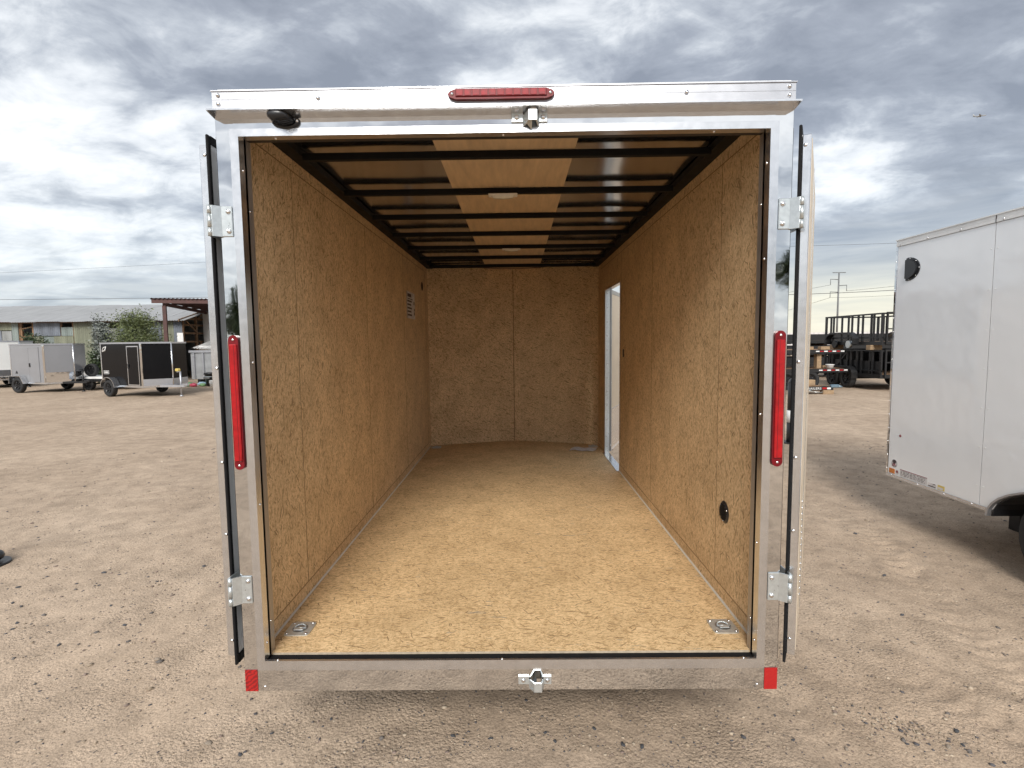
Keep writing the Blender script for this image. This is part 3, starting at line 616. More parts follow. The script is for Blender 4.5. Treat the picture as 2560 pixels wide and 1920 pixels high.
# leaflet lying on the trailer floor
pf = MB(); n = 8; g = []
for j in range(2):
    for i in range(n+1):
        g.append((.63+.30*i/n+.05*j, 3.98+.02*math.sin(i)+.17*j-.05*i/n, FZ+.002+.012*abs(math.sin(i*.9))*(i not in (0,))))
pf.add(g+[(x, y, z+.0012) for x, y, z in g], [(i+1, i, n+1+i, n+2+i) for i in range(n)]+[(2*n+2+i, 2*n+3+i, 3*n+4+i, 3*n+3+i) for i in range(n)])
tag(pf.obj('paper_leaflet', M['paper'], None), 'crumpled printed leaflet lying on the strand board floor by the side door', 'paper')

# ------------------------------------------------------------------ white trailer alongside
W2 = thing('enclosed_trailer', 'tall white enclosed trailer with black vent and small stickers on its side', 'trailer', (3.6, 0, 0))
arch = [(1.90-.0, .40)]+[(1.02+.88*math.cos(t), .40+.34*math.sin(t)) for t in [math.pi*k/20 for k in range(1, 20)]]+[(.14, .40)]
def side_panel(y0, y1, z0, z1, cut):
    p = [(0, y1, z1), (0, y1, z0)]+[(0, y, z) for y, z in cut]+[(0, y0, z0), (0, y0, z1)]
    return MB().prism(p, (.02, 0, 0)).obj('side_panel', M['white_skin'], W2)
side_panel(2.0035, 3.0, .452, 2.585, []); 
side_panel(.785, 1.998, .452, 2.585, [(1.90+.0, .452)]+[(y, z) for y, z in arch if z > .453 and y > .785]+[(.785, .74)] if False else [(1.885, .452)]+[(y, z) for y, z in arch if z > .46 and y > .80]+[(.785, .727)])
p_ = [(0, .78, 2.585), (0, .78, .727)]+[(0, y, z) for y, z in arch if z > .46 and y < .77]+[(0, .155, .452), (0, -.42, .452), (0, -.42, 2.585)]
MB().prism(p_, (.02, 0, 0)).obj('side_panel', M['white_skin'], W2)
side_panel(-1.64, -.425, .452, 2.585, []); side_panel(-2.86, -1.645, .452, 2.585, [])
B('seam_strip', M['ink'], W2, .004, .018, 1.996, 2.005, .455, 2.58)
B('body_core', M['white_paint'], W2, .021, 2.10, 1.95, 2.99, .45, 2.60); B('body_core', M['white_paint'], W2, .55, 2.10, -2.85, 1.95, .45, 2.60); B('body_core', M['white_paint'], W2, .021, .55, -2.85, 1.95, .80, 2.60)
capw = MB().box(-.010, .05, -2.87, 3.012, 2.588, 2.612).box(-.008, .05, -2.87, 3.010, 2.6135, 2.640).box(-.014, 2.12, -2.88, 3.016, 2.6405, 2.650).obj('roof_cap', M['white_paint'], W2)
bolts(capw, [(-.010, y, 2.60) for y in (2.96, 2.64, 2.30, 1.93, 1.6)], (-1, 0, 0), .008, h=.006); B('cap_joint', M['ink'], W2, -.0115, -.007, 1.990, 1.995, 2.586, 2.64)
bt = MB().box(-.006, .03, 1.89, 3.012, .437, .4515).box(-.010, .03, 1.89, 3.014, .428, .4365).obj('bottom_trim', M['alu'], W2); B('bottom_trim', M['alu'], W2, -.006, .03, -2.86, .15, .43, .4515)
bolts(bt, [(-.006, y, .444) for y in (2.95, 2.62, 2.33, 2.06)], (-1, 0, 0), .006)
cs = B('corner_strip', S, W2, -.004, .06, 3.0005, 3.028, .45, 2.588, b=.004); bolts(cs, [(-.004, 3.014, .50+.13*k) for k in range(16)], (-1, 0, 0), .005)
vent = MB().prism([(-.022, 2.885, z) for z in ()] or [(-.004, 2.888, 2.462)]+[(-.004, 2.865-.145*math.sin(t), 2.362+.105*math.cos(t)) for t in [math.pi*k/14 for k in range(15)]]+[(-.004, 2.888, 2.262)], (.004, 0, 0)).obj('side_vent', M['plastic'], W2)
MB().prism([(-.022, 2.878, 2.445)]+[(-.022, 2.862-.115*math.sin(t), 2.362+.085*math.cos(t)) for t in [math.pi*k/14 for k in range(15)]]+[(-.022, 2.878, 2.28)], (.018, 0, 0)).obj('vent_hood', M['plastic'], vent)
bolts(vent, [(-.0045, 2.862-.130*math.sin(t), 2.362+.094*math.cos(t)) for t in (.15, .8, 1.55, 2.3, 3.0)], (-1, 0, 0), .005)
MB().cyl((-.003, 2.86, .834), (.002, 2.86, .834), .012, n=14).obj('plug', M['ink_red'], W2)
B('amber_reflector', M['amber'], W2, -.0025, .0, 2.911, 2.983, .462, .508)
def disc(y, z, r, m, name, parent, x0=-.001, n=24): return MB().cyl((x0, y, z), (.0005, y, z), r, n=n, smooth=False).obj(name, m, parent)
d1 = disc(2.918, .561, .036, M['paper'], 'round_sticker', W2); disc(2.918, .576, .020, M['ink'], 'print_mark', d1, -.0016)
for k, (a, b_) in enumerate((((2.945, .548), (2.925, .556)), ((2.925, .556), (2.900, .545)), ((2.945, .536), (2.915, .545)))): MB().tube([(-.0012, *a), (-.0012, *b_)], .004, 6).obj('print_mark', M['ink_red'], d1)
MB().lathe([(.031, .0), (.036, .0)], (-.0013, 2.918, .561), (-1, 0, 0), 28).obj('print_ring', M['ink'], d1)
d2 = disc(2.880, .487, .024, M['paper'], 'round_sticker', W2); disc(2.880, .490, .013, M['ink_red'], 'print_mark', d2, -.0016)
st = B('data_sticker', M['paper'], W2, -.001, .0, 2.518, 2.842, .4585, .526); B('print_bar', M['ink_red'], st, -.0016, -.001, 2.519, 2.841, .5195, .5255)
for r_ in range(4):
    y = 2.832
    while y > 2.53:
        l_ = random.uniform(.012, .035)
        if y-l_ > 2.525: B('print_line', M['ink'] if random.random() < .5 else M['stone_dark'], st, -.0014, -.001, y-l_, y, .508-.0125*r_, .513-.0125*r_)
        y -= l_+random.uniform(.008, .02)
s2 = B('barcode_sticker', M['paper'], W2, -.001, .0, 2.418, 2.508, .4585, .494); B('print_line', M['ink'], s2, -.0014, -.001, 2.425, 2.505, .462, .470); B('print_line', M['ink'], s2, -.0014, -.001, 2.425, 2.45, .485, .492)
s3 = B('yellow_sticker', M['yellow_ink'], W2, -.001, .0, 2.330, 2.402, .4585, .499); B('print_line', M['paper'], s3, -.0014, -.001, 2.345, 2.398, .463, .482)
fl_ = [(0, y, z) for y, z in arch]; fo = [(0, 1.02+(y-1.02)*1.018, .40+(z-.40)*1.045) for y, z in reversed(arch)]
MB().prism([(-.03, y, z) for _, y, z in fl_]+[(-.03, y, z) for _, y, z in fo], (.045, 0, 0)).obj('fender_flare', M['alu_cap'], W2)
MB().prism([(.004, y, z) for y, z in arch]+[(.004, 1.02+(y-1.02)*.985, .40+(z-.40)*.97) for y, z in reversed(arch)], (.45, 0, 0)).obj('arch_liner', M['plastic'], W2)
fb = [(y, z) for y, z in arch]; MB().prism([(.45, y, z) for y, z in fb], (.004, 0, 0)).obj('wheel_well', M['black_steel'], W2)
for y in (1.36, .56): wheel(W2, (.13, y, .36), .36, .22, (-1, 0, 0), M['rim'])
for y in (1.36, .56): wheel(W2, (2.02, y, .36), .36, .22, (1, 0, 0), M['rim'])
for x in (.6, 1.5): B('chassis_beam', M['black_steel'], W2, x-.04, x+.04, -2.8, 2.9, .32, .45)
for y in (1.36, .56): MB().cyl((.1, y, .36), (2.0, y, .36), .045, n=10).obj('axle', M['black_steel'], W2)

bolts(W2, [(0, y, .60+.30*k) for y in (1.975, 2.03) for k in range(7)], (-1, 0, 0), .0045, m=M['white_paint'], name='rivet', h=.003)
B('rear_support', M['black_steel'], W2, .9, 1.0, 2.6, 2.7, 0, .33)
# ------------------------------------------------------------------ small V-nose trailers across the lot
def vnose(pos, th, Lb, nn, wd, label, body, guard, door, wx, top=1.88, jack_m=None, name='cargo_trailer'):
    t = thing(name, label, 'trailer', (*pos, 0), th)
    def foot(o, zs=None): return [(-o, -o), (Lb+o*.6, -o), (Lb+nn+o, wd/2), (Lb+o*.6, wd+o), (-o, wd+o)]
    def pr(o, z0, z1, m, nm, par=t): return MB().prism([(x, y, z0) for x, y in foot(o)], (0, 0, z1-z0)).obj(nm, m, par)
    pr(0, .36, top-.05, body, 'body'); pr(.014, top-.055, top, M['alu_cap'], 'roof_trim'); pr(.012, .335, .40, M['alu'], 'bottom_trim')
    def vstrip(x, y, wdt, m, d, z0=.40, z1=top-.055):      # vertical corner strip
        MB().box(x-wdt/2, x+wdt/2, y-.006, y+.02, z0, z1).obj('corner_strip', m, t)
    vstrip(.02, -.004, .05, M['alu'], 0); vstrip(Lb-.02, -.004, .07, S, 0)
    e0, e1, e2 = Vector((Lb, 0, 0)), Vector((Lb+nn, wd/2, 0)), Vector((Lb, wd, 0))
    for a, b_, nm in ((e0, e1, 'stone_guard'), (e1, e2, 'stone_guard')):
        dd = (b_-a).normalized(); nr = Vector((dd.y, -dd.x, 0)); 
        MB().prism([a+nr*.001+Vector((0, 0, .40)), b_+nr*.001+Vector((0, 0, .40)), b_+nr*.009+Vector((0, 0, .40)), a+nr*.009+Vector((0, 0, .40))], (0, 0, .38 if guard else .22)).obj(nm, S if guard else M['alu_cap'], t)
    MB().cyl((Lb+nn+.004, wd/2, .40), (Lb+nn+.004, wd/2, top-.055), .022, n=10).obj('nose_strip', M['alu'], t)
    d0, d1_ = door
    dr = MB().box(d0+.03, d1_-.03, -.014, .004, .44, top-.17).obj('side_door', body, t)
    for a in ((d0, d0+.03, .41, top-.13), (d1_-.03, d1_, .41, top-.13), (d0+.03, d1_-.03, top-.165, top-.13), (d0+.03, d1_-.03, .41, .44)): MB().box(a[0], a[1], -.018, .004, a[2], a[3]).obj('door_frame', M['alu'] if guard == 0 else body, dr)
    MB().box(d0+.05, d0+.10, -.045, -.014, 1.0, 1.14, b=.006).obj('handle', M['black_steel'], dr)
    for y, sgn in ((-.10, -1), (wd+.10, 1)):
        wheel(t, (wx, y, .29), .29, .17, (0, sgn, 0))
        if guard: pts = [(wx-.38, .36), (wx-.34, .66), (wx+.22, .66), (wx+.38, .36)]; pin = [(wx+.36, .36), (wx+.205, .645), (wx-.325, .645), (wx-.36, .36)]
        else:
            pts = [(wx+.40*math.cos(t_), .34+.34*math.sin(t_)) for t_ in [math.pi*(1-k/12) for k in range(13)]]; pin = [(wx+(x-wx)*.95, .34+(z-.34)*.95) for x, z in reversed(pts)]
        y0 = y-.11 if sgn < 0 else y-.09
        MB().prism([(x, y0, z) for x, z in pts]+[(x, y0, z) for x, z in pin], (0, .20, 0)).obj('fender', M['alu'], t)
    MB().cyl((wx, 0, .30), (wx, wd, .30), .035, n=8).obj('axle', M['black_steel'], t)
    tip = Lb+nn+.62; jm = jack_m or M['black_steel']
    tg = MB()
    for y in (.25, wd-.25): 
        a = Vector((Lb-.3, y, .33)); b_ = Vector((tip, wd/2, .33)); dd = (b_-a).normalized(); nr = Vector((-dd.y, dd.x, 0))*.035
        tg.prism([a-nr, b_-nr, b_+nr, a+nr], (0, 0, .075))
    tg.obj('tongue', jm, t); MB().box(tip-.12, tip+.12, wd/2-.045, wd/2+.045, .37, .45, b=.012).obj('coupler', jm, t)
    j = MB().cyl((tip-.22, wd/2, .05), (tip-.22, wd/2, .86), .028, n=10).obj('jack', jm, t); MB().cyl((tip-.22, wd/2, .0), (tip-.22, wd/2, .05), .07, .03, 12).obj('jack_foot', jm, j)
    MB().cyl((tip-.22, wd/2, .85), (tip-.22, wd/2-.12, .85), .012, n=8).obj('jack_crank', jm, j)
    return t
M['grey_body'] = mat('grey_skin', (.23, .235, .25), .22, 0, .04, 2, coat=.3); M['black_body'] = mat('black_skin', (.008, .008, .009), .10, 0, .1, 2, spec=.12)
gt = vnose((-19.561, 18.129), -.241, 1.742, .42, 1.527, 'small grey V-nose cargo trailer with square silver fender and bright nose guard', M['grey_body'], 1, (.95, 1.50), .52)
MB().prism([(.22, -.006, .74), (.34, -.006, .74), (.33, -.006, .80), (.28, -.006, .85)], (0, .006, 0)).obj('side_vent', M['black_steel'], gt)
bt_ = vnose((-14.64, 16.402), -.41, 2.263, .38, 1.56, 'small black V-nose cargo trailer with white trim and rounded fender', M['black_body'], 0, (1.50, 2.14), .62, jack_m=M['alu_cap'])
lg = MB()
for x0, z0, x1, z1 in ((.10, 1.60, .20, 1.72), (.13, 1.55, .26, 1.63), (.20, 1.70, .34, 1.74), (.20, 1.60, .33, 1.70), (.27, 1.57, .31, 1.73), (.09, 1.57, .17, 1.60)): lg.tube([(x0, -.003, z0), (x1, -.003, z1)], .012, 6)
lg.obj('emblem', M['white_paint'], bt_)
bd = MB().box(.12, .40, -.004, 0, .78, .79).box(.12, .40, -.004, 0, .89, .90).box(.11, .12, -.004, 0, .785, .895).box(.40, .41, -.004, 0, .785, .895).obj('badge_frame', M['white_paint'], bt_)
for x in (.155, .235, .315): MB().box(x, x+.05, -.004, 0, .81, .87).obj('badge_letter', M['white_paint'], bt_)
MB().box(2.85, 2.99, .72, .84, .86, .96, b=.02).obj('jack_cap', M['yellow_ink'], bt_)
M['wt_body'] = mat('white_body', (.70, .72, .72), .3, 0, .03, 2)
vnose((-24.75, 20.6), -.2, 2.45, .4, 1.7, 'white V-nose cargo trailer standing beyond the small grey one', M['wt_body'], 1, (1.2, 1.8), .7, top=2.04)

# low flatbed with an upright spare tyre between them
fbt = thing('flatbed_trailer', 'low black flatbed with an upright spare tyre behind the grey cargo trailer', 'trailer', (-17.1, 19.4, 0), -.15)
MB().box(-.9, 1.6, -.6, .6, .46, .54).obj('deck', M['white_paint'], fbt)
for y in (-.62, .58): MB().box(-.9, 1.6, y, y+.04, .34, .455).obj('side_rail', M['black_steel'], fbt)
for x in (-.7, .1, .9): MB().box(x, x+.06, -.58, .58, .36, .455).obj('cross_member', M['wood_old'], fbt)
for y, s in ((-.5, -1), (.5, 1)): wheel(fbt, (.0, y, .24), .24, .16, (0, s, 0))
MB().cyl((0, -.5, .24), (0, .5, .24), .03, n=8).obj('axle', M['black_steel'], fbt)
wheel(fbt, (-.02, -.35, .80), .26, .17, (.15, -1, 0))

# ------------------------------------------------------------------ old corrugated shed
def tin(name, col, var=.3): return mat(name, col, .55, .25, var, 1.1, stretch=(3.0, 1, .55), bump=.002, bs=6)
M['tin_blue'] = tin('tin_blue', (.17, .19, .225)); M['tin_green'] = tin('tin_green', (.20, .21, .155)); M['tin_grey'] = tin('tin_grey', (.25, .26, .26)); M['tin_teal'] = tin('tin_teal', (.20, .235, .225))
M['tin_roof'] = tin('tin_roof', (.36, .365, .37), .12)
SHD = thing('shed', 'long old corrugated tin shed with patched green and blue wall sheets', 'shed', (-22.0, 26.0, 0))
def sheet(x0, x1, z0, z1, m, y=0.0): MB().corr((x0+22, y-.02, z0), (1, 0, 0), x1-x0, (0, 0, 1), z1-z0, (0, -1, 0), .10, .011).obj('wall_sheet', M[m], SHD)
ZE = 3.10
for a in [(-34.6, -31.8, 0, 3.05, 'tin_blue'), (-31.8, -29.6, 0, 3.05, 'tin_grey'), (-29.6, -28.1, 0, 3.05, 'tin_teal'), (-28.1, -27.0, 2.66, 3.05, 'tin_green'), (-28.1, -27.55, .4, 2.64, 'tin_blue'), (-27.55, -27.02, .2, 2.62, 'tin_grey'), (-27.0, -26.62, 2.1, 3.06, 'tin_teal'), (-27.0, -26.6, 0, 2.08, 'tin_green'),
          (-25.82, -24.36, 2.34, ZE, 'tin_blue'), (-25.86, -25.3, 0, 2.31, 'tin_green'), (-25.3, -24.76, 0, 2.30, 'tin_teal'), (-24.76, -23.68, 0, 2.31, 'tin_green'), (-24.34, -23.70, 2.33, 2.79, 'tin_teal'), (-23.66, -22.58, 0, ZE, 'tin_green'), (-22.57, -22.17, 0, ZE, 'tin_blue'), (-22.16, -21.2, 0, 2.7, 'tin_grey'),
          (-21.19, -20.2, 0, ZE, 'tin_blue'), (-20.19, -19.76, 0, ZE, 'tin_grey'), (-19.74, -19.30, 0, 2.78, 'tin_teal'), (-19.29, -18.92, 0, ZE, 'tin_blue'), (-18.91, -18.28, 0, ZE, 'tin_green'), (-18.27, -17.80, 0, ZE, 'tin_blue')]: sheet(*a)
MB().box(-18.08+22, -17.76+22, -.05, -.035, 0, 2.42).obj('pale_board', M['white_paint'], SHD)
for x in (-26.62, -26.50, -25.86, -24.35, -23.68, -19.75, -19.29, -21.2): MB().box(x+22-.05, x+22+.05, .0, .1, 0, 3.08).obj('wall_post', M['wood_old'], SHD)
for z0, z1 in ((2.72, 2.86), (2.28, 2.42)):
    MB().prism([(-26.62+22, -.01, z0-.06), (-26.62+22, -.01, z0-.01), (-25.86+22, -.01, z1), (-25.86+22, -.01, z1-.05)], (0, .05, 0)).obj('brace', M['wood_old'], SHD)
rl = 4.15
for k in range(13):
    x0 = -12.6+k*1.32
    if x0 > 4.0: break
    MB().corr((x0, -.45, 3.06+.02*(k % 2)), (1, 0, 0), 1.33, (0, 4.45, 1.17), math.hypot(4.45, 1.17), (0, -1.17, 4.45), .13, .014).obj('roof_sheet', M['tin_roof'], SHD)
    MB().corr((x0, 8.4, 3.0), (1, 0, 0), 1.33, (0, -4.4, 1.23), math.hypot(4.4, 1.23), (0, 1.2, 4.4), .13, .014).obj('roof_sheet', M['tin_roof'], SHD)
MB().box(-12.6, 4.25, 7.95, 8.0, 0, 3.1).obj('back_wall', M['tin_grey'], SHD); MB().box(-12.6, 4.2, -.02, .06, 3.02, 3.10).obj('eave_beam', M['wood_old'], SHD)
MB().box(-12.62, -12.55, .0, 7.95, 0, 3.1).obj('end_wall', M['tin_grey'], SHD)
for y in (.0, 1.15, 2.3, 4.0, 6.0): MB().box(4.12, 4.24, y, y+.11, 0, 3.1+min(y, 8-y)*.27).obj('gable_post', M['wood_old'], SHD)
for z in (1.9, 2.36, 2.80, 3.14): MB().box(4.14, 4.21, .11, 7.9, z, z+.10).obj('gable_rail', M['wood_old'], SHD)
for y0, z0, y1, z1 in ((.1, 3.1, 1.15, 2.4), (1.2, 3.2, 2.3, 4.0), (1.2, 2.0, 2.3, 1.2)): MB().prism([(4.25, y0, z0), (4.25, y0+.12, z0), (4.25, y1+.12, z1), (4.25, y1, z1)], (.05, 0, 0)).obj('brace', M['wood_old'], SHD)
MB().prism([(4.28, -.45, 3.0), (4.28, 4.0, 4.16), (4.28, 4.0, 4.28), (4.28, -.45, 3.12)], (.04, 0, 0)).obj('barge_board', M['wood_old'], SHD)

# rust-red steel canopy
CN = thing('steel_canopy', 'rust red steel canopy with corrugated roof beside the tin shed', 'canopy', (-15.6, 21.05, 0), R(17))
MB().corr((-.32, -.12, 3.80), (1, 0, 0), 7.6, (0, 1, .004), 9.0, (0, 0, 1), .16, .03).obj('roof_sheet', M['rust'], CN)
MB().box(-.28, 7.2, -.06, .0, 3.60, 3.765).obj('fascia_beam', M['rust'], CN)
for x in (.15, 7.0): MB().box(x-.06, x+.06, .1, 8.8, 3.50, 3.64).obj('side_beam', M['rust'], CN)
for y in (1.6, 3.2, 4.8, 6.4, 8.0): MB().box(.0, 7.2, y, y+.07, 3.645, 3.755).obj('purlin', M['rust'], CN)
for x in (.15, 7.0):
    for y in (.12, 8.7): MB().box(x-.07, x+.07, y-.07, y+.07, 0, 3.60 if y > 1 else 3.5).obj('post', M['rust'], CN)

# buildings and clutter right of the shed
WB = thing('block_building', 'white rendered block building behind the rust red canopy', 'building', (-16.25, 27.7, 0))
MB().box(-1.45, 4.0, 0, 5, 0, 3.60).obj('wall', M['white_paint'], WB); MB().box(-1.55, 4.1, -.1, 5.1, 3.601, 3.70).obj('roof_slab', M['tin_grey'], WB); MB().box(-1.1, -.3, -.03, .02, 2.95, 3.02).obj('pipe', M['rust'], WB); MB().box(.3, 1.2, -.03, .02, 0, 2.1).obj('door', M['tin_grey'], WB)
LR = thing('lean_to', 'low white lean-to with sloping sheet roof in front of the block building', 'building', (-15.9, 25.0, 0))
MB().box(-.6, 2.6, .2, 2.2, 0, 1.72).obj('wall', M['white_paint'], LR)
MB().corr((-.8, -.1, 1.62), (1, 0, -.10), 3.6, (0, 1, .22), 2.7, (0, -.22, 1), .15, .02).obj('roof_sheet', M['white_paint'], LR); MB().box(.3, .9, .17, .21, .9, 1.3).obj('window', M['ink'], LR)
DM = thing('dumpster', 'grey ribbed steel dumpster behind the black cargo trailer', 'dumpster', (-14.7, 21.6, 0), -.12)
MB().prism([(0, 0, .22), (2.6, 0, .22), (2.6, 0, 1.42), (0, 0, 1.42)], (0, 1.6, 0)).obj('body', M['bin_grey'], DM); MB().box(-.05, 2.65, -.06, 1.66, 1.42, 1.52).obj('top_rail', M['alu_cap'], DM)
for k in range(6): MB().box(.15+.45*k, .22+.45*k, -.07, .0, .25, 1.40).obj('rib', M['alu_cap'], DM)
for x in (.2, 2.3): MB().box(x, x+.12, .1, 1.5, 0, .22).obj('skid', M['black_steel'], DM)
BN = thing('waste_bin', 'round black plastic bin with rim beside the grey dumpster', 'bin', (-13.05, 20.3, 0))
MB().lathe([(.0005, 0), (.20, 0), (.25, .52), (.28, .53), (.28, .58), (.24, .58), (.19, .03)], (0, 0, 0), (0, 0, 1), 20).obj('tub', M['plastic'], BN); MB().lathe([(.285, .50), (.295, .52), (.285, .54)], (0, 0, 0), (0, 0, 1), 20).obj('rim_band', M['rubber'], BN)
def bag(x, y, s, col, lab, k):
    mb = stone_mesh(k+30); mb.v = [(a*s, b_*s*1.2, max(0, c*s*1.3+s*.4)) for a, b_, c in mb.v]
    o = mb.obj('plastic_bag', mat('bag_'+str(k), col, .45, 0, .4, 9, bump=.02, bs=7), None); o.location = (x, y, 0); tag(o, lab, 'bag')
bag(-13.95, 20.2, .20, (.10, .24, .12), 'green plastic bag on the ground beside the grey dumpster', 1); bag(-13.66, 20.0, .17, (.52, .07, .12), 'red plastic bag on the ground beside the grey dumpster', 2); bag(-13.52, 20.4, .20, (.30, .42, .52), 'pale blue plastic bag among litter by the dumpster', 3); bag(-13.36, 20.15, .15, (.18, .32, .14), 'crumpled light green bag next to the black bin', 4)
BK = thing('bucket', 'white plastic bucket beside the black bin', 'bucket', (-12.78, 19.9, 0)); MB().lathe([(.0005, 0), (.10, 0), (.13, .26), (.135, .27), (.12, .27), (.09, .02)], (0, 0, 0), (0, 0, 1), 16).obj('pail', M['white_paint'], BK); MB().tube([(-.13, 0, .25), (-.1, -.09, .17), (0, -.14, .14), (.1, -.09, .17), (.13, 0, .25)], .006, 5).obj('bail', M['zinc'], BK)
JK = thing('trailer_jack', 'black A-frame trailer tongue on its jack beside the black bin', 'trailer jack', (-11.75, 18.3, 0))
MB().cyl((0, 0, .04), (0, 0, .75), .035, n=10).obj('post', M['black_steel'], JK); MB().cyl((0, 0, 0), (0, 0, .04), .09, .05, 12).obj('foot', M['black_steel'], JK)
for s in (-1, 1): MB().prism([(-.15, s*.03, .42), (-.15, s*.10, .42), (1.6, s*.65, .42), (1.6, s*.55, .42)], (0, 0, .09)).obj('tongue_beam', M['black_steel'], JK)
MB().box(-.42, -.1, -.06, .06, .44, .53, b=.012).obj('coupler', M['zinc'], JK)
MB().box(1.55, 1.65, -.66, .66, 0, .42).obj('cross_beam', M['black_steel'], JK)

# ------------------------------------------------------------------ plants
def leaf_mat(name, col):
    m, t, b = base_mat(name); c = N(t, 'ShaderNodeTexCoord').outputs['Object']; n = noise_(t, c, 3.0, 4, .7)
    L(t, ramp(t, n, [(.3, tuple(x*.6 for x in col)), (.7, tuple(x*1.45 for x in col))]), b.inputs['Base Color']); b.inputs['Roughness'].default_value = .6
    b.inputs['Transmission Weight'].default_value = 0.0; return m
M['leaf'] = leaf_mat('leaf_green', (.115, .14, .055)); M['leaf_dark'] = leaf_mat('leaf_dark', (.045, .07, .028)); M['leaf_grey'] = leaf_mat('leaf_grey', (.19, .21, .19)); M['bark'] = mat('bark', (.10, .075, .05), .9, 0, .3, 10, bump=.01)
def shrub(name, label, cat, loc, rx, ry, z0, z1, n, m, leaf=.055, wisps=6, seed=1, lean=0.0, spread=.20):
    t = thing(name, label, cat, loc); r_ = np.random.default_rng(seed)
    tr_ = MB()
    k = 6; cl = []
    for i in range(k):
        a = 2*math.pi*i/k+r_.uniform(-.3, .3); e = Vector((math.cos(a)*rx*.6, math.sin(a)*ry*.6, z0+(z1-z0)*r_.uniform(.45, .9))); mid = Vector((e.x*.35, e.y*.35, z0*.6+e.z*.25))
        tr_.cyl((0, 0, 0), mid, .05, .035, 7).cyl(mid, e, .035, .012, 6)
    tr_.obj('trunk', M['bark'], t)
    # clump centres spread through the crown, then leaves round each
    nc = 46; cc = []
    while len(cc) < nc:
        p = r_.uniform(-1, 1, 3)
        if np.linalg.norm(p) < 1 and np.linalg.norm(p) > .35: cc.append((p[0]*rx+lean*p[2], p[1]*ry, z0+(z1-z0)*(.5+.5*p[2])))
    for i in range(wisps): cc.append((r_.uniform(-.6, .6)*rx, r_.uniform(-.4, .4)*ry, z1+r_.uniform(.0, .3)))
    cc = np.array(cc); ci = r_.integers(0, len(cc), n); rad = spread*np.array([rx, ry, (z1-z0)*.5])
    P = cc[ci]+r_.normal(0, 1, (n, 3))*rad
    d = r_.normal(0, 1, (n, 3)); d[:, 2] = np.abs(d[:, 2])*.4; d /= np.linalg.norm(d, axis=1)[:, None]; s_ = np.cross(d, r_.normal(0, 1, (n, 3))); s_ /= np.linalg.norm(s_, axis=1)[:, None]
    ln = leaf*r_.uniform(.6, 1.6, (n, 1)); wd = leaf*.22*r_.uniform(.6, 1.5, (n, 1))
    V = np.stack([P, P+d*ln*.5+s_*wd, P+d*ln, P+d*ln*.5-s_*wd], 1).reshape(-1, 3)
    me = bpy.data.meshes.new('crown'); me.vertices.add(n*4); me.vertices.foreach_set('co', V.ravel()); me.loops.add(n*4); me.loops.foreach_set('vertex_index', np.arange(n*4)); me.polygons.add(n); me.polygons.foreach_set('loop_start', np.arange(0, n*4, 4)); me.update(calc_edges=True); me.materials.append(m)
    o = bpy.data.objects.new('crown', me); C.objects.link(o); o.parent = t
    return t
shrub('desert_tree', 'feathery green desert tree growing in front of the tin shed', 'tree', (-17.85, 22.6, 0), 1.02, .9, 1.0, 2.72, 14000, M['leaf'], .085, 14, 3, spread=.27)
shrub('shrub', 'grey leaved shrub at the left foot of the feathery green tree', 'shrub', (-19.15, 22.3, 0), .42, .5, .9, 2.65, 3500, M['leaf_grey'], .11, 2, 5)
shrub('shrub', 'dark green shrub between the grey and black cargo trailers', 'shrub', (-19.4, 22.4, 0), .62, .5, .15, 1.55, 5000, M['leaf_dark'], .10, 2, 8)
shrub('shrub', 'low green shrub rising behind the roof of the grey trailer', 'shrub', (-22.6, 22.6, 0), .65, .5, .5, 2.0, 4000, M['leaf_dark'], .11, 4, 11)

shrub('desert_tree', 'tall slender dark tree mirrored in the polished right corner post', 'tree', (15.5, -27, 0), 1.1, 1.1, 4.3, 6.2, 5000, M['leaf_dark'], .25, 3, 21)
shrub('desert_tree', 'broad dark tree added out of view for the polished left corner post to mirror', 'tree', (-15.0, -28, 0), 1.5, 1.4, 2.2, 4.6, 6000, M['leaf_dark'], .25, 3, 22)  # unseen tree added as stand-in for the dark shapes mirrored in the left post
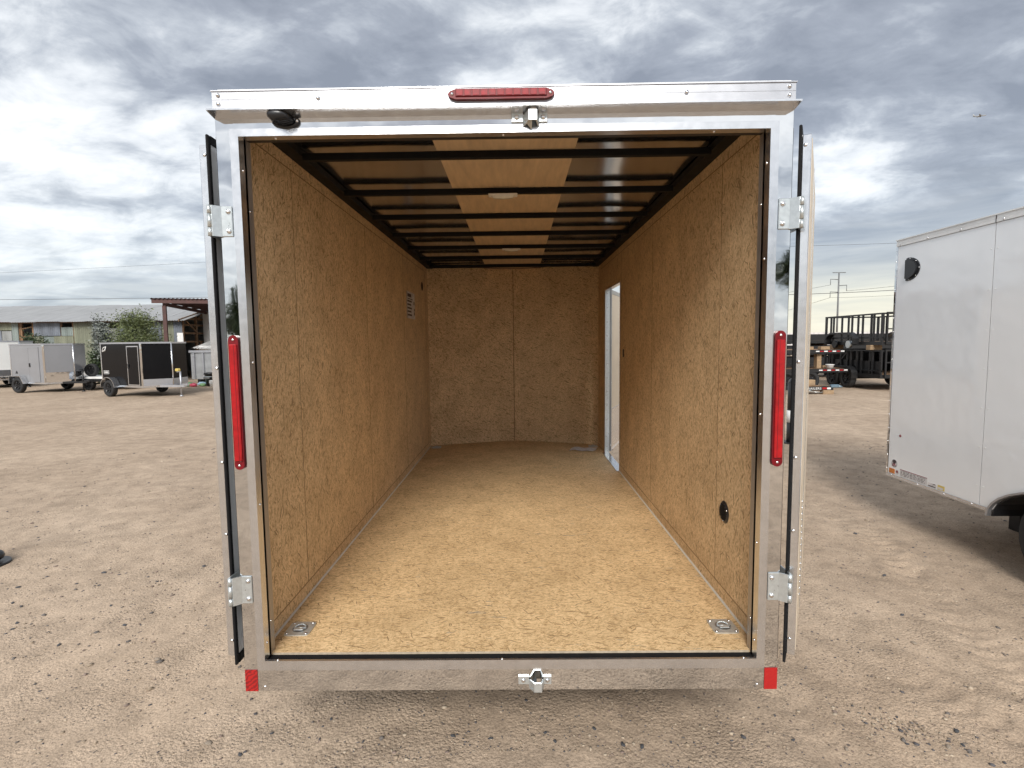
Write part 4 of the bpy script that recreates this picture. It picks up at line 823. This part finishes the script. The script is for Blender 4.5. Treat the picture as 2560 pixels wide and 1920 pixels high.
# ------------------------------------------------------------------ stacked utility trailers on the right
K = M['black_steel']
def utility(name, label, z, tyres, y0=15.0, y1=18.15, x0=11.75, x1=13.75, h=1.06):
    t = thing(name, label, 'trailer', (x0, y0, z)); LY = y1-y0; WX = x1-x0
    for x in (0, WX-.06): MB().box(x, x+.06, 0, LY, 0, .12).obj('frame_rail', K, t); MB().box(x, x+.05, 0, LY, h-.05, h).obj('top_rail', K, t); MB().box(x+.01, x+.045, 0, LY, .22, .26).obj('mid_rail', K, t)
    for y in (0, LY-.05): MB().box(.06, WX-.06, y, y+.05, 0, .12).obj('end_beam', K, t); MB().box(.05, WX-.05, y, y+.05, h-.05, h).obj('end_rail', K, t)
    MB().box(.06, WX-.06, .05, LY-.05, .07, .11).obj('deck', M['wood_old'], t)
    for x in (.004, WX-.054):
        for k, y in enumerate((0.0, .42, .55, .98, 1.22, 1.55, 1.75, 2.12, 2.62, 2.78, LY-.09)): MB().box(x, x+.05, y, y+(.09 if k in (0, 10) else .05), .12, h-.05).obj('post', K, t)
    # mesh ramp gate across the near end
    g = MB().box(.1, .15, -.06, -.012, .03, h+.02).box(WX-.15, WX-.1, -.06, -.012, .03, h+.02).box(.15, WX-.15, -.06, -.012, h-.03, h+.02).box(.15, WX-.15, -.06, -.012, .03, .08).box(.15, WX-.15, -.055, -.017, .50, .54).obj('ramp_gate', K, t)
    for x in (.45, .85, 1.25, 1.60): MB().box(x, x+.035, -.052, -.02, .08, h-.03).obj('gate_bar', K, g)
    for y in (1.55, 2.35):
        for s, x in ((-1, -.09), (1, WX+.09)):
            if tyres: wheel(t, (x-s*.02, y, .35-z), .35, .2, (s, 0, 0), M['rim'])
            else: MB().cyl((x-s*.06, y, .02), (x+s*.03, y, .02), .13, n=16).obj('hub', M['zinc'] if s < 0 and y < 2 else K, t)
        MB().cyl((-.05, y, .35-z if tyres else .02), (WX+.05, y, .35-z if tyres else .02), .035, n=8).obj('axle', K, t)
    cy, cz, rr = 1.95, (.35-z) if tyres else .02, .82
    for x in (-.21, WX+.0):
        pts = [(x, cy+rr*math.copysign(min(1, abs(math.cos(a))*1.12), math.cos(a)), cz+.42*min(1.0, math.sin(a)*1.25)) for a in [math.pi*k/16 for k in range(17)]]; pin = [(x, cy+(y-cy)*.965, cz+(zz-cz)*.86) for x, y, zz in reversed(pts)]
        MB().prism(pts+pin, (.21, 0, 0)).obj('fender', K, t)
    return t
lowU = utility('utility_trailer', 'black caged utility trailer standing on tandem tyres at the bottom of its stack', .42, True, h=.92)
MB().box(.07, .09, .06, 3.0, .12, .55).obj('side_panel', K, lowU); MB().box(1.84, 1.86, .06, 3.05, .12, .86).obj('side_panel', K, lowU); MB().box(.1, 1.85, 3.05, 3.07, .12, .86).obj('front_panel', K, lowU)
upU = utility('utility_trailer', 'black caged utility trailer without tyres, stacked on top of another', 1.50, False, h=1.04)
MB().prism([(.02, 2.4, .3), (.02, 2.48, .3), (.02, 1.75, .9), (.02, 1.67, .9)], (.03, 0, 0)).obj('ramp_brace', K, lowU)
def plank(x0, x1, y0, y1, z0, z1, lab, m='wood'): tag(B('timber', M[m], None, x0, x1, y0, y1, z0, z1, b=.006), lab, 'timber')
plank(11.66, 12.05, 15.40, 15.62, 1.341, 1.499, 'thick pale timber packing between the stacked utility trailers, near the ramp gate'); plank(11.66, 12.05, 17.45, 17.65, 1.341, 1.499, 'thick pale timber packing between the stacked utility trailers, under the hubs')
def flatbed(y, z, x0, x1, lab):
    t = thing('flatbed_trailer', lab, 'trailer', (x0, y, z)); WX = x1-x0
    MB().box(0, WX, 0, 1.9, .10, .15).obj('deck', M['wood_old'], t); MB().box(0, WX, -.04, 0, .03, .155).obj('side_rail', K, t); MB().box(0, WX, 1.9, 1.94, .03, .155).obj('side_rail', K, t)
    for x in np.arange(.2, WX, .55): MB().box(x, x+.06, 0, 1.9, 0, .10).obj('cross_member', K, t)
    for k in range(7): MB().box(WX-.98+.14*k, WX-.86+.14*k, -.0435, -.040, .085, .120).obj('tape_mark', M['red_lens'] if k % 2 else M['white_paint'], t)
    return t
for z_, lab in ((.50, 'black flatbed with solid low sides at the bottom of the rear deck stack'), (1.00, 'black flatbed with solid low sides in the middle of the rear deck stack'), (1.50, 'black flatbed with solid low sides on top of the rear deck stack')):
    fr = flatbed(21.0, z_, 9.5, 17.5, lab); MB().box(.1, 7.9, -.02, .0, .16, .42).obj('side_board', K, fr); MB().box(.1, 7.9, 1.88, 1.90, .16, .42).obj('side_board', K, fr)
    for x in (1.0, 4.0, 7.0): MB().box(x, x+.2, .3, 1.6, .155 if z_ < 1.4 else .16, .50 if z_ < 1.4 else .30).obj('bolster', M['wood_old'], fr)
    if z_ == .50:
        for x in (4.6, 5.5): wheel(fr, (x, -.1, -.17), .33, .2, (0, -1, 0)); wheel(fr, (x, 2.0, -.17), .33, .2, (0, 1, 0)); MB().cyl((x, 0, -.17), (x, 1.9, -.17), .03, n=8).obj('axle', K, fr)
f1 = flatbed(15.9, .56, 8.0, 11.25, 'black flatbed trailer with red and white tape at the bottom of the deck stack'); f2 = flatbed(15.95, 1.20, 7.9, 11.15, 'black flatbed trailer with red and white tape on top of the deck stack')
for y, s in ((.0, -1), (1.9, 1)):
    for x in (1.2, 2.0): wheel(f1, (x, y+s*.1-s*.16, -.24), .32, .18, (0, s, 0))
for x in (1.2, 2.0): MB().cyl((x, 0, -.24), (x, 1.9, -.24), .03, n=8).obj('axle', K, f1)
for k, (x, y, z) in enumerate(((8.4, 16.2, .712), (10.3, 16.05, .712), (10.65, 16.3, .712), (8.4, 17.5, .712), (10.35, 17.5, .712))): plank(x, x+.15, y, y+.2, z, 1.205 if k != 2 else .80, ('upright timber block propping the upper flatbed deck', 'pale timber block standing on the lower flatbed deck')[k == 2]+(', ', ' ')[k == 2]+('near far left end', 'beside the white tub', '', 'at the back left', 'at the back right')[k])
for x, lab in ((9.9, 'pale timber block lying on the upper flatbed, left'), (10.45, 'pale timber block lying on the upper flatbed, right')): plank(x, x+.30, 16.1, 16.3, 1.352, 1.46, lab.replace(', left', ' beside a second block').replace(', right', ' close to the taped end'))
TB = thing('tub', 'small white plastic tub on the lower flatbed deck', 'tub', (10.72, 16.02, .711)); MB().lathe([(.0005, 0), (.10, 0), (.13, .13), (.14, .14), (.12, .14), (.09, .01)], (0, 0, 0), (0, 0, 1), 16).obj('bowl', M['white_paint'], TB); MB().lathe([(.138, .125), (.148, .135), (.138, .145)], (0, 0, 0), (0, 0, 1), 16).obj('lip', M['white_paint'], TB)
ft = thing('flatbed_trailer', 'low black trailer tongue with white TRAILERS lettering resting on a timber block', 'trailer', (7.2, 14.4, 0))
MB().box(0, 2.70, 0, .06, .13, .245).obj('tongue_beam', K, ft); MB().prism([(2.70, .0, .13), (2.70, .06, .13), (.6, 1.5, .13), (.5, 1.45, .13)], (0, 0, .11)).obj('tongue_beam', K, ft)
MB().box(-.6, 1.2, .1, 1.5, .19, .26).obj('deck', M['wood_old'], ft); MB().box(2.62, 2.88, -.03, .09, .20, .30, b=.02).obj('coupler', mat('blue_grey_coupler', (.16, .24, .30), .4, .5), ft)
MB().cyl((2.86, .03, .25), (2.98, .03, .22), .045, .03, 10).obj('coupler_lip', mat('coupler_lip', (.20, .27, .32), .4, .6), ft)
txt = bpy.data.curves.new('lettering', 'FONT'); txt.body = 'TRAILERS'; txt.size = .115; txt.extrude = .001; txt.space_character = 1.05
to = bpy.data.objects.new('lettering', txt); C.objects.link(to); to.parent = ft; to.location = (1.83, -.0012, .148); to.rotation_euler = (R(90), 0, 0); to.scale = (1.0, .85, 1); txt.materials.append(M['white_paint'])
bpy.context.view_layer.update(); tm = bpy.data.meshes.new_from_object(to); to2 = bpy.data.objects.new('lettering', tm); C.objects.link(to2); to2.parent = ft; to2.location = to.location; to2.rotation_euler = to.rotation_euler; to2.scale = to.scale; bpy.data.objects.remove(to); to2.name = 'lettering'
MB().box(2.36, 2.50, -.003, -.0004, .155, .215).obj('red_label', M['red_lens'], ft); MB().box(2.505, 2.62, -.003, -.0004, .155, .21).obj('white_label', M['white_paint'], ft)
MB().tube([(1.9, .03, .13), (2.1, .0, .08), (2.35, .02, .05), (2.45, .06, .12)], .012, 6).obj('safety_chain', M['zinc'], ft)
MB().box(-.5, .2, .2, 1.4, 0, .19).obj('axle_block', M['black_steel'], ft)
plank(9.57, 9.90, 14.36, 14.56, .0, .128, 'weathered timber block under the lettered trailer tongue', 'wood'); plank(9.12, 9.42, 14.55, 14.80, .262, .44, 'pale timber block sitting on the lettered trailer tongue')
# wood under the box on the tongue
plank(9.0, 9.6, 14.5, 14.85, .10, .258, 'dark plank laid across the lettered trailer tongue', 'wood_old')

# post glimpsed in the gap beside the right rear door
PJ = thing('jack_post', 'black steel trailer jack with white sleeve standing between the two large trailers', 'trailer jack', (4.62, 6.7, 0))
MB().cyl((0, 0, 0), (0, 0, .36), .09, n=16).obj('lower_tube', K, PJ); MB().cyl((0, 0, .36), (0, 0, .56), .094, n=16).obj('white_sleeve', M['white_paint'], PJ); MB().cyl((0, 0, .56), (0, 0, 1.02), .088, n=16).obj('upper_tube', K, PJ); MB().sphere((0, 0, 1.02), .085, 12, 6).obj('cap', M['plastic'], PJ); MB().cyl((0, 0, 0), (0, 0, .03), .16, .15, 16).obj('foot_plate', K, PJ)

# white sheet fence far behind the stack
WF = thing('sheet_fence', 'long pale pinkish corrugated fence beyond the stacked black trailers', 'fence', (28.0, 55.0, 0))
M['pale_tin'] = mat('pale_tin', (.60, .575, .57), .6, .1, .1, 1)
for k in range(8): MB().corr((k*2.6, 0, .0), (1, 0, 0), 2.58, (0, 0, 1), 2.36, (0, -1, 0), .5, .06).obj('fence_sheet', M['pale_tin'], WF)
for k in range(9): MB().box(k*2.6-.05, k*2.6+.05, .08, .18, 0, 2.3).obj('post', M['bin_grey'], WF)

# transmission pole and wires
TP_ = thing('power_pole', 'tall slim steel transmission pole with staggered arms beyond the stacked trailers', 'pole', (79.7, 130, 0))
M['pole'] = mat('pole_steel', (.16, .165, .17), .6, .2, .1, 1)
MB().cyl((0, 0, 0), (0, 0, 17.85), .25, .16, 12).obj('shaft', M['pole'], TP_); MB().cyl((-1.55, 0, 17.8), (1.6, 0, 17.8), .09, n=8).obj('cross_arm', M['pole'], TP_)
for s, z in ((-1, 16.1), (1, 14.6), (-1, 13.0)): a = MB().cyl((0, 0, z), (s*2.05, 0, z+.12), .10, .07, 8).obj('arm', M['pole'], TP_); MB().cyl((s*2.0, 0, z+.1), (s*2.0, 0, z-1.3), .07, n=8).obj('insulator', M['pole'], a)
M['wire'] = mat('wire', (.05, .05, .055), .6, 0, .05, 1)
def wire(p0, p1, sag, lab, r=.035, n=14):
    p0, p1 = Vector(p0), Vector(p1); pts = [p0.lerp(p1, k/n)-Vector((0, 0, sag*4*(k/n)*(1-k/n))) for k in range(n+1)]
    tag(MB().tube(pts, r, 5).obj('power_line', M['wire'], None), lab, 'wire', None)
wire((77.7, 130, 14.8), (20, 200, 16), 3, 'thin power line strung from the upper left pole arm', .035); wire((81.7, 130, 13.3), (140, 96, 24), 2, 'thin power line strung from the right pole arm', .035)
wire((77.7, 130, 11.7), (46, 150, 3.5), 1, 'thin power line strung from the lowest left pole arm', .035); wire((77.7, 130, 11.7), (130, 112, 18), 2, 'thin power line leaving the lowest left pole arm over the white trailer', .028)
wire((22, 90, 9.4), (90, 92, 11.5), .9, 'thicker cable crossing behind the pole above the stacked trailers', .045); wire((-10, 120, 22.4), (120, 126, 24.8), .6, 'high thin power line crossing above the pole', .03)
wire((-120, 62, 8.6), (-10, 60, 7.6), .6, 'dark power line running above the tin shed roof', .022); wire((-120, 60, 8.9), (-10, 60, 12.6), .4, 'higher faint power line above the tin shed', .011)

# black jack foot lying at the edge of the lot
JF = thing('jack_stand', 'black rounded jack stand on a flat plate resting on the sandy dirt', 'jack stand', (-4.24, 2.06, 0), .2)
MB().sphere((0, 0, .075), .1, 16, 8, (1.15, .8, .6)).obj('rubber_head', M['plastic'], JF); MB().cyl((0, 0, .0), (0, 0, .022), .145, .14, 20).obj('plate', K, JF); MB().cyl((-.06, .0, .10), (-.16, .0, .62), .03, n=10).obj('stem', K, JF)

# airliner far off in the clouds
AP = thing('airplane', 'tiny distant airliner flying below the clouds', 'airplane', (0, 0, 0)); AP.location = Vector((.0425, -2, 1.75))+Vector((.89, 1.05, .42))*1500; AP.rotation_euler = (0, R(-4), R(150))
MB().lathe([(.05, -15), (1.3, -12), (1.7, -8), (1.7, 8), (1.2, 13), (.1, 16)], (0, 0, 0), (1, 0, 0), 12).obj('fuselage', M['bin_grey'], AP)
for s in (-1, 1): MB().prism([(-5, s*1.2, -.4), (1.5, s*1.2, -.4), (5.0, s*15, .6), (3.2, s*15, .6)], (0, 0, .5)).obj('wing', M['bin_grey'], AP); MB().prism([(11.5, s*.8, .6), (14.5, s*.8, .6), (15.6, s*5.5, .9), (14.4, s*5.5, .9)], (0, 0, .3)).obj('tailplane', M['bin_grey'], AP); MB().cyl((-3.5, s*5, -1.2), (0, s*5, -1.2), .9, .7, 10).obj('engine', M['bin_grey'], AP)
MB().prism([(10.5, -.2, 1.2), (15, -.2, 1.2), (16.5, -.2, 6.5), (14.4, -.2, 6.5)], (0, .4, 0)).obj('fin', M['bin_grey'], AP)
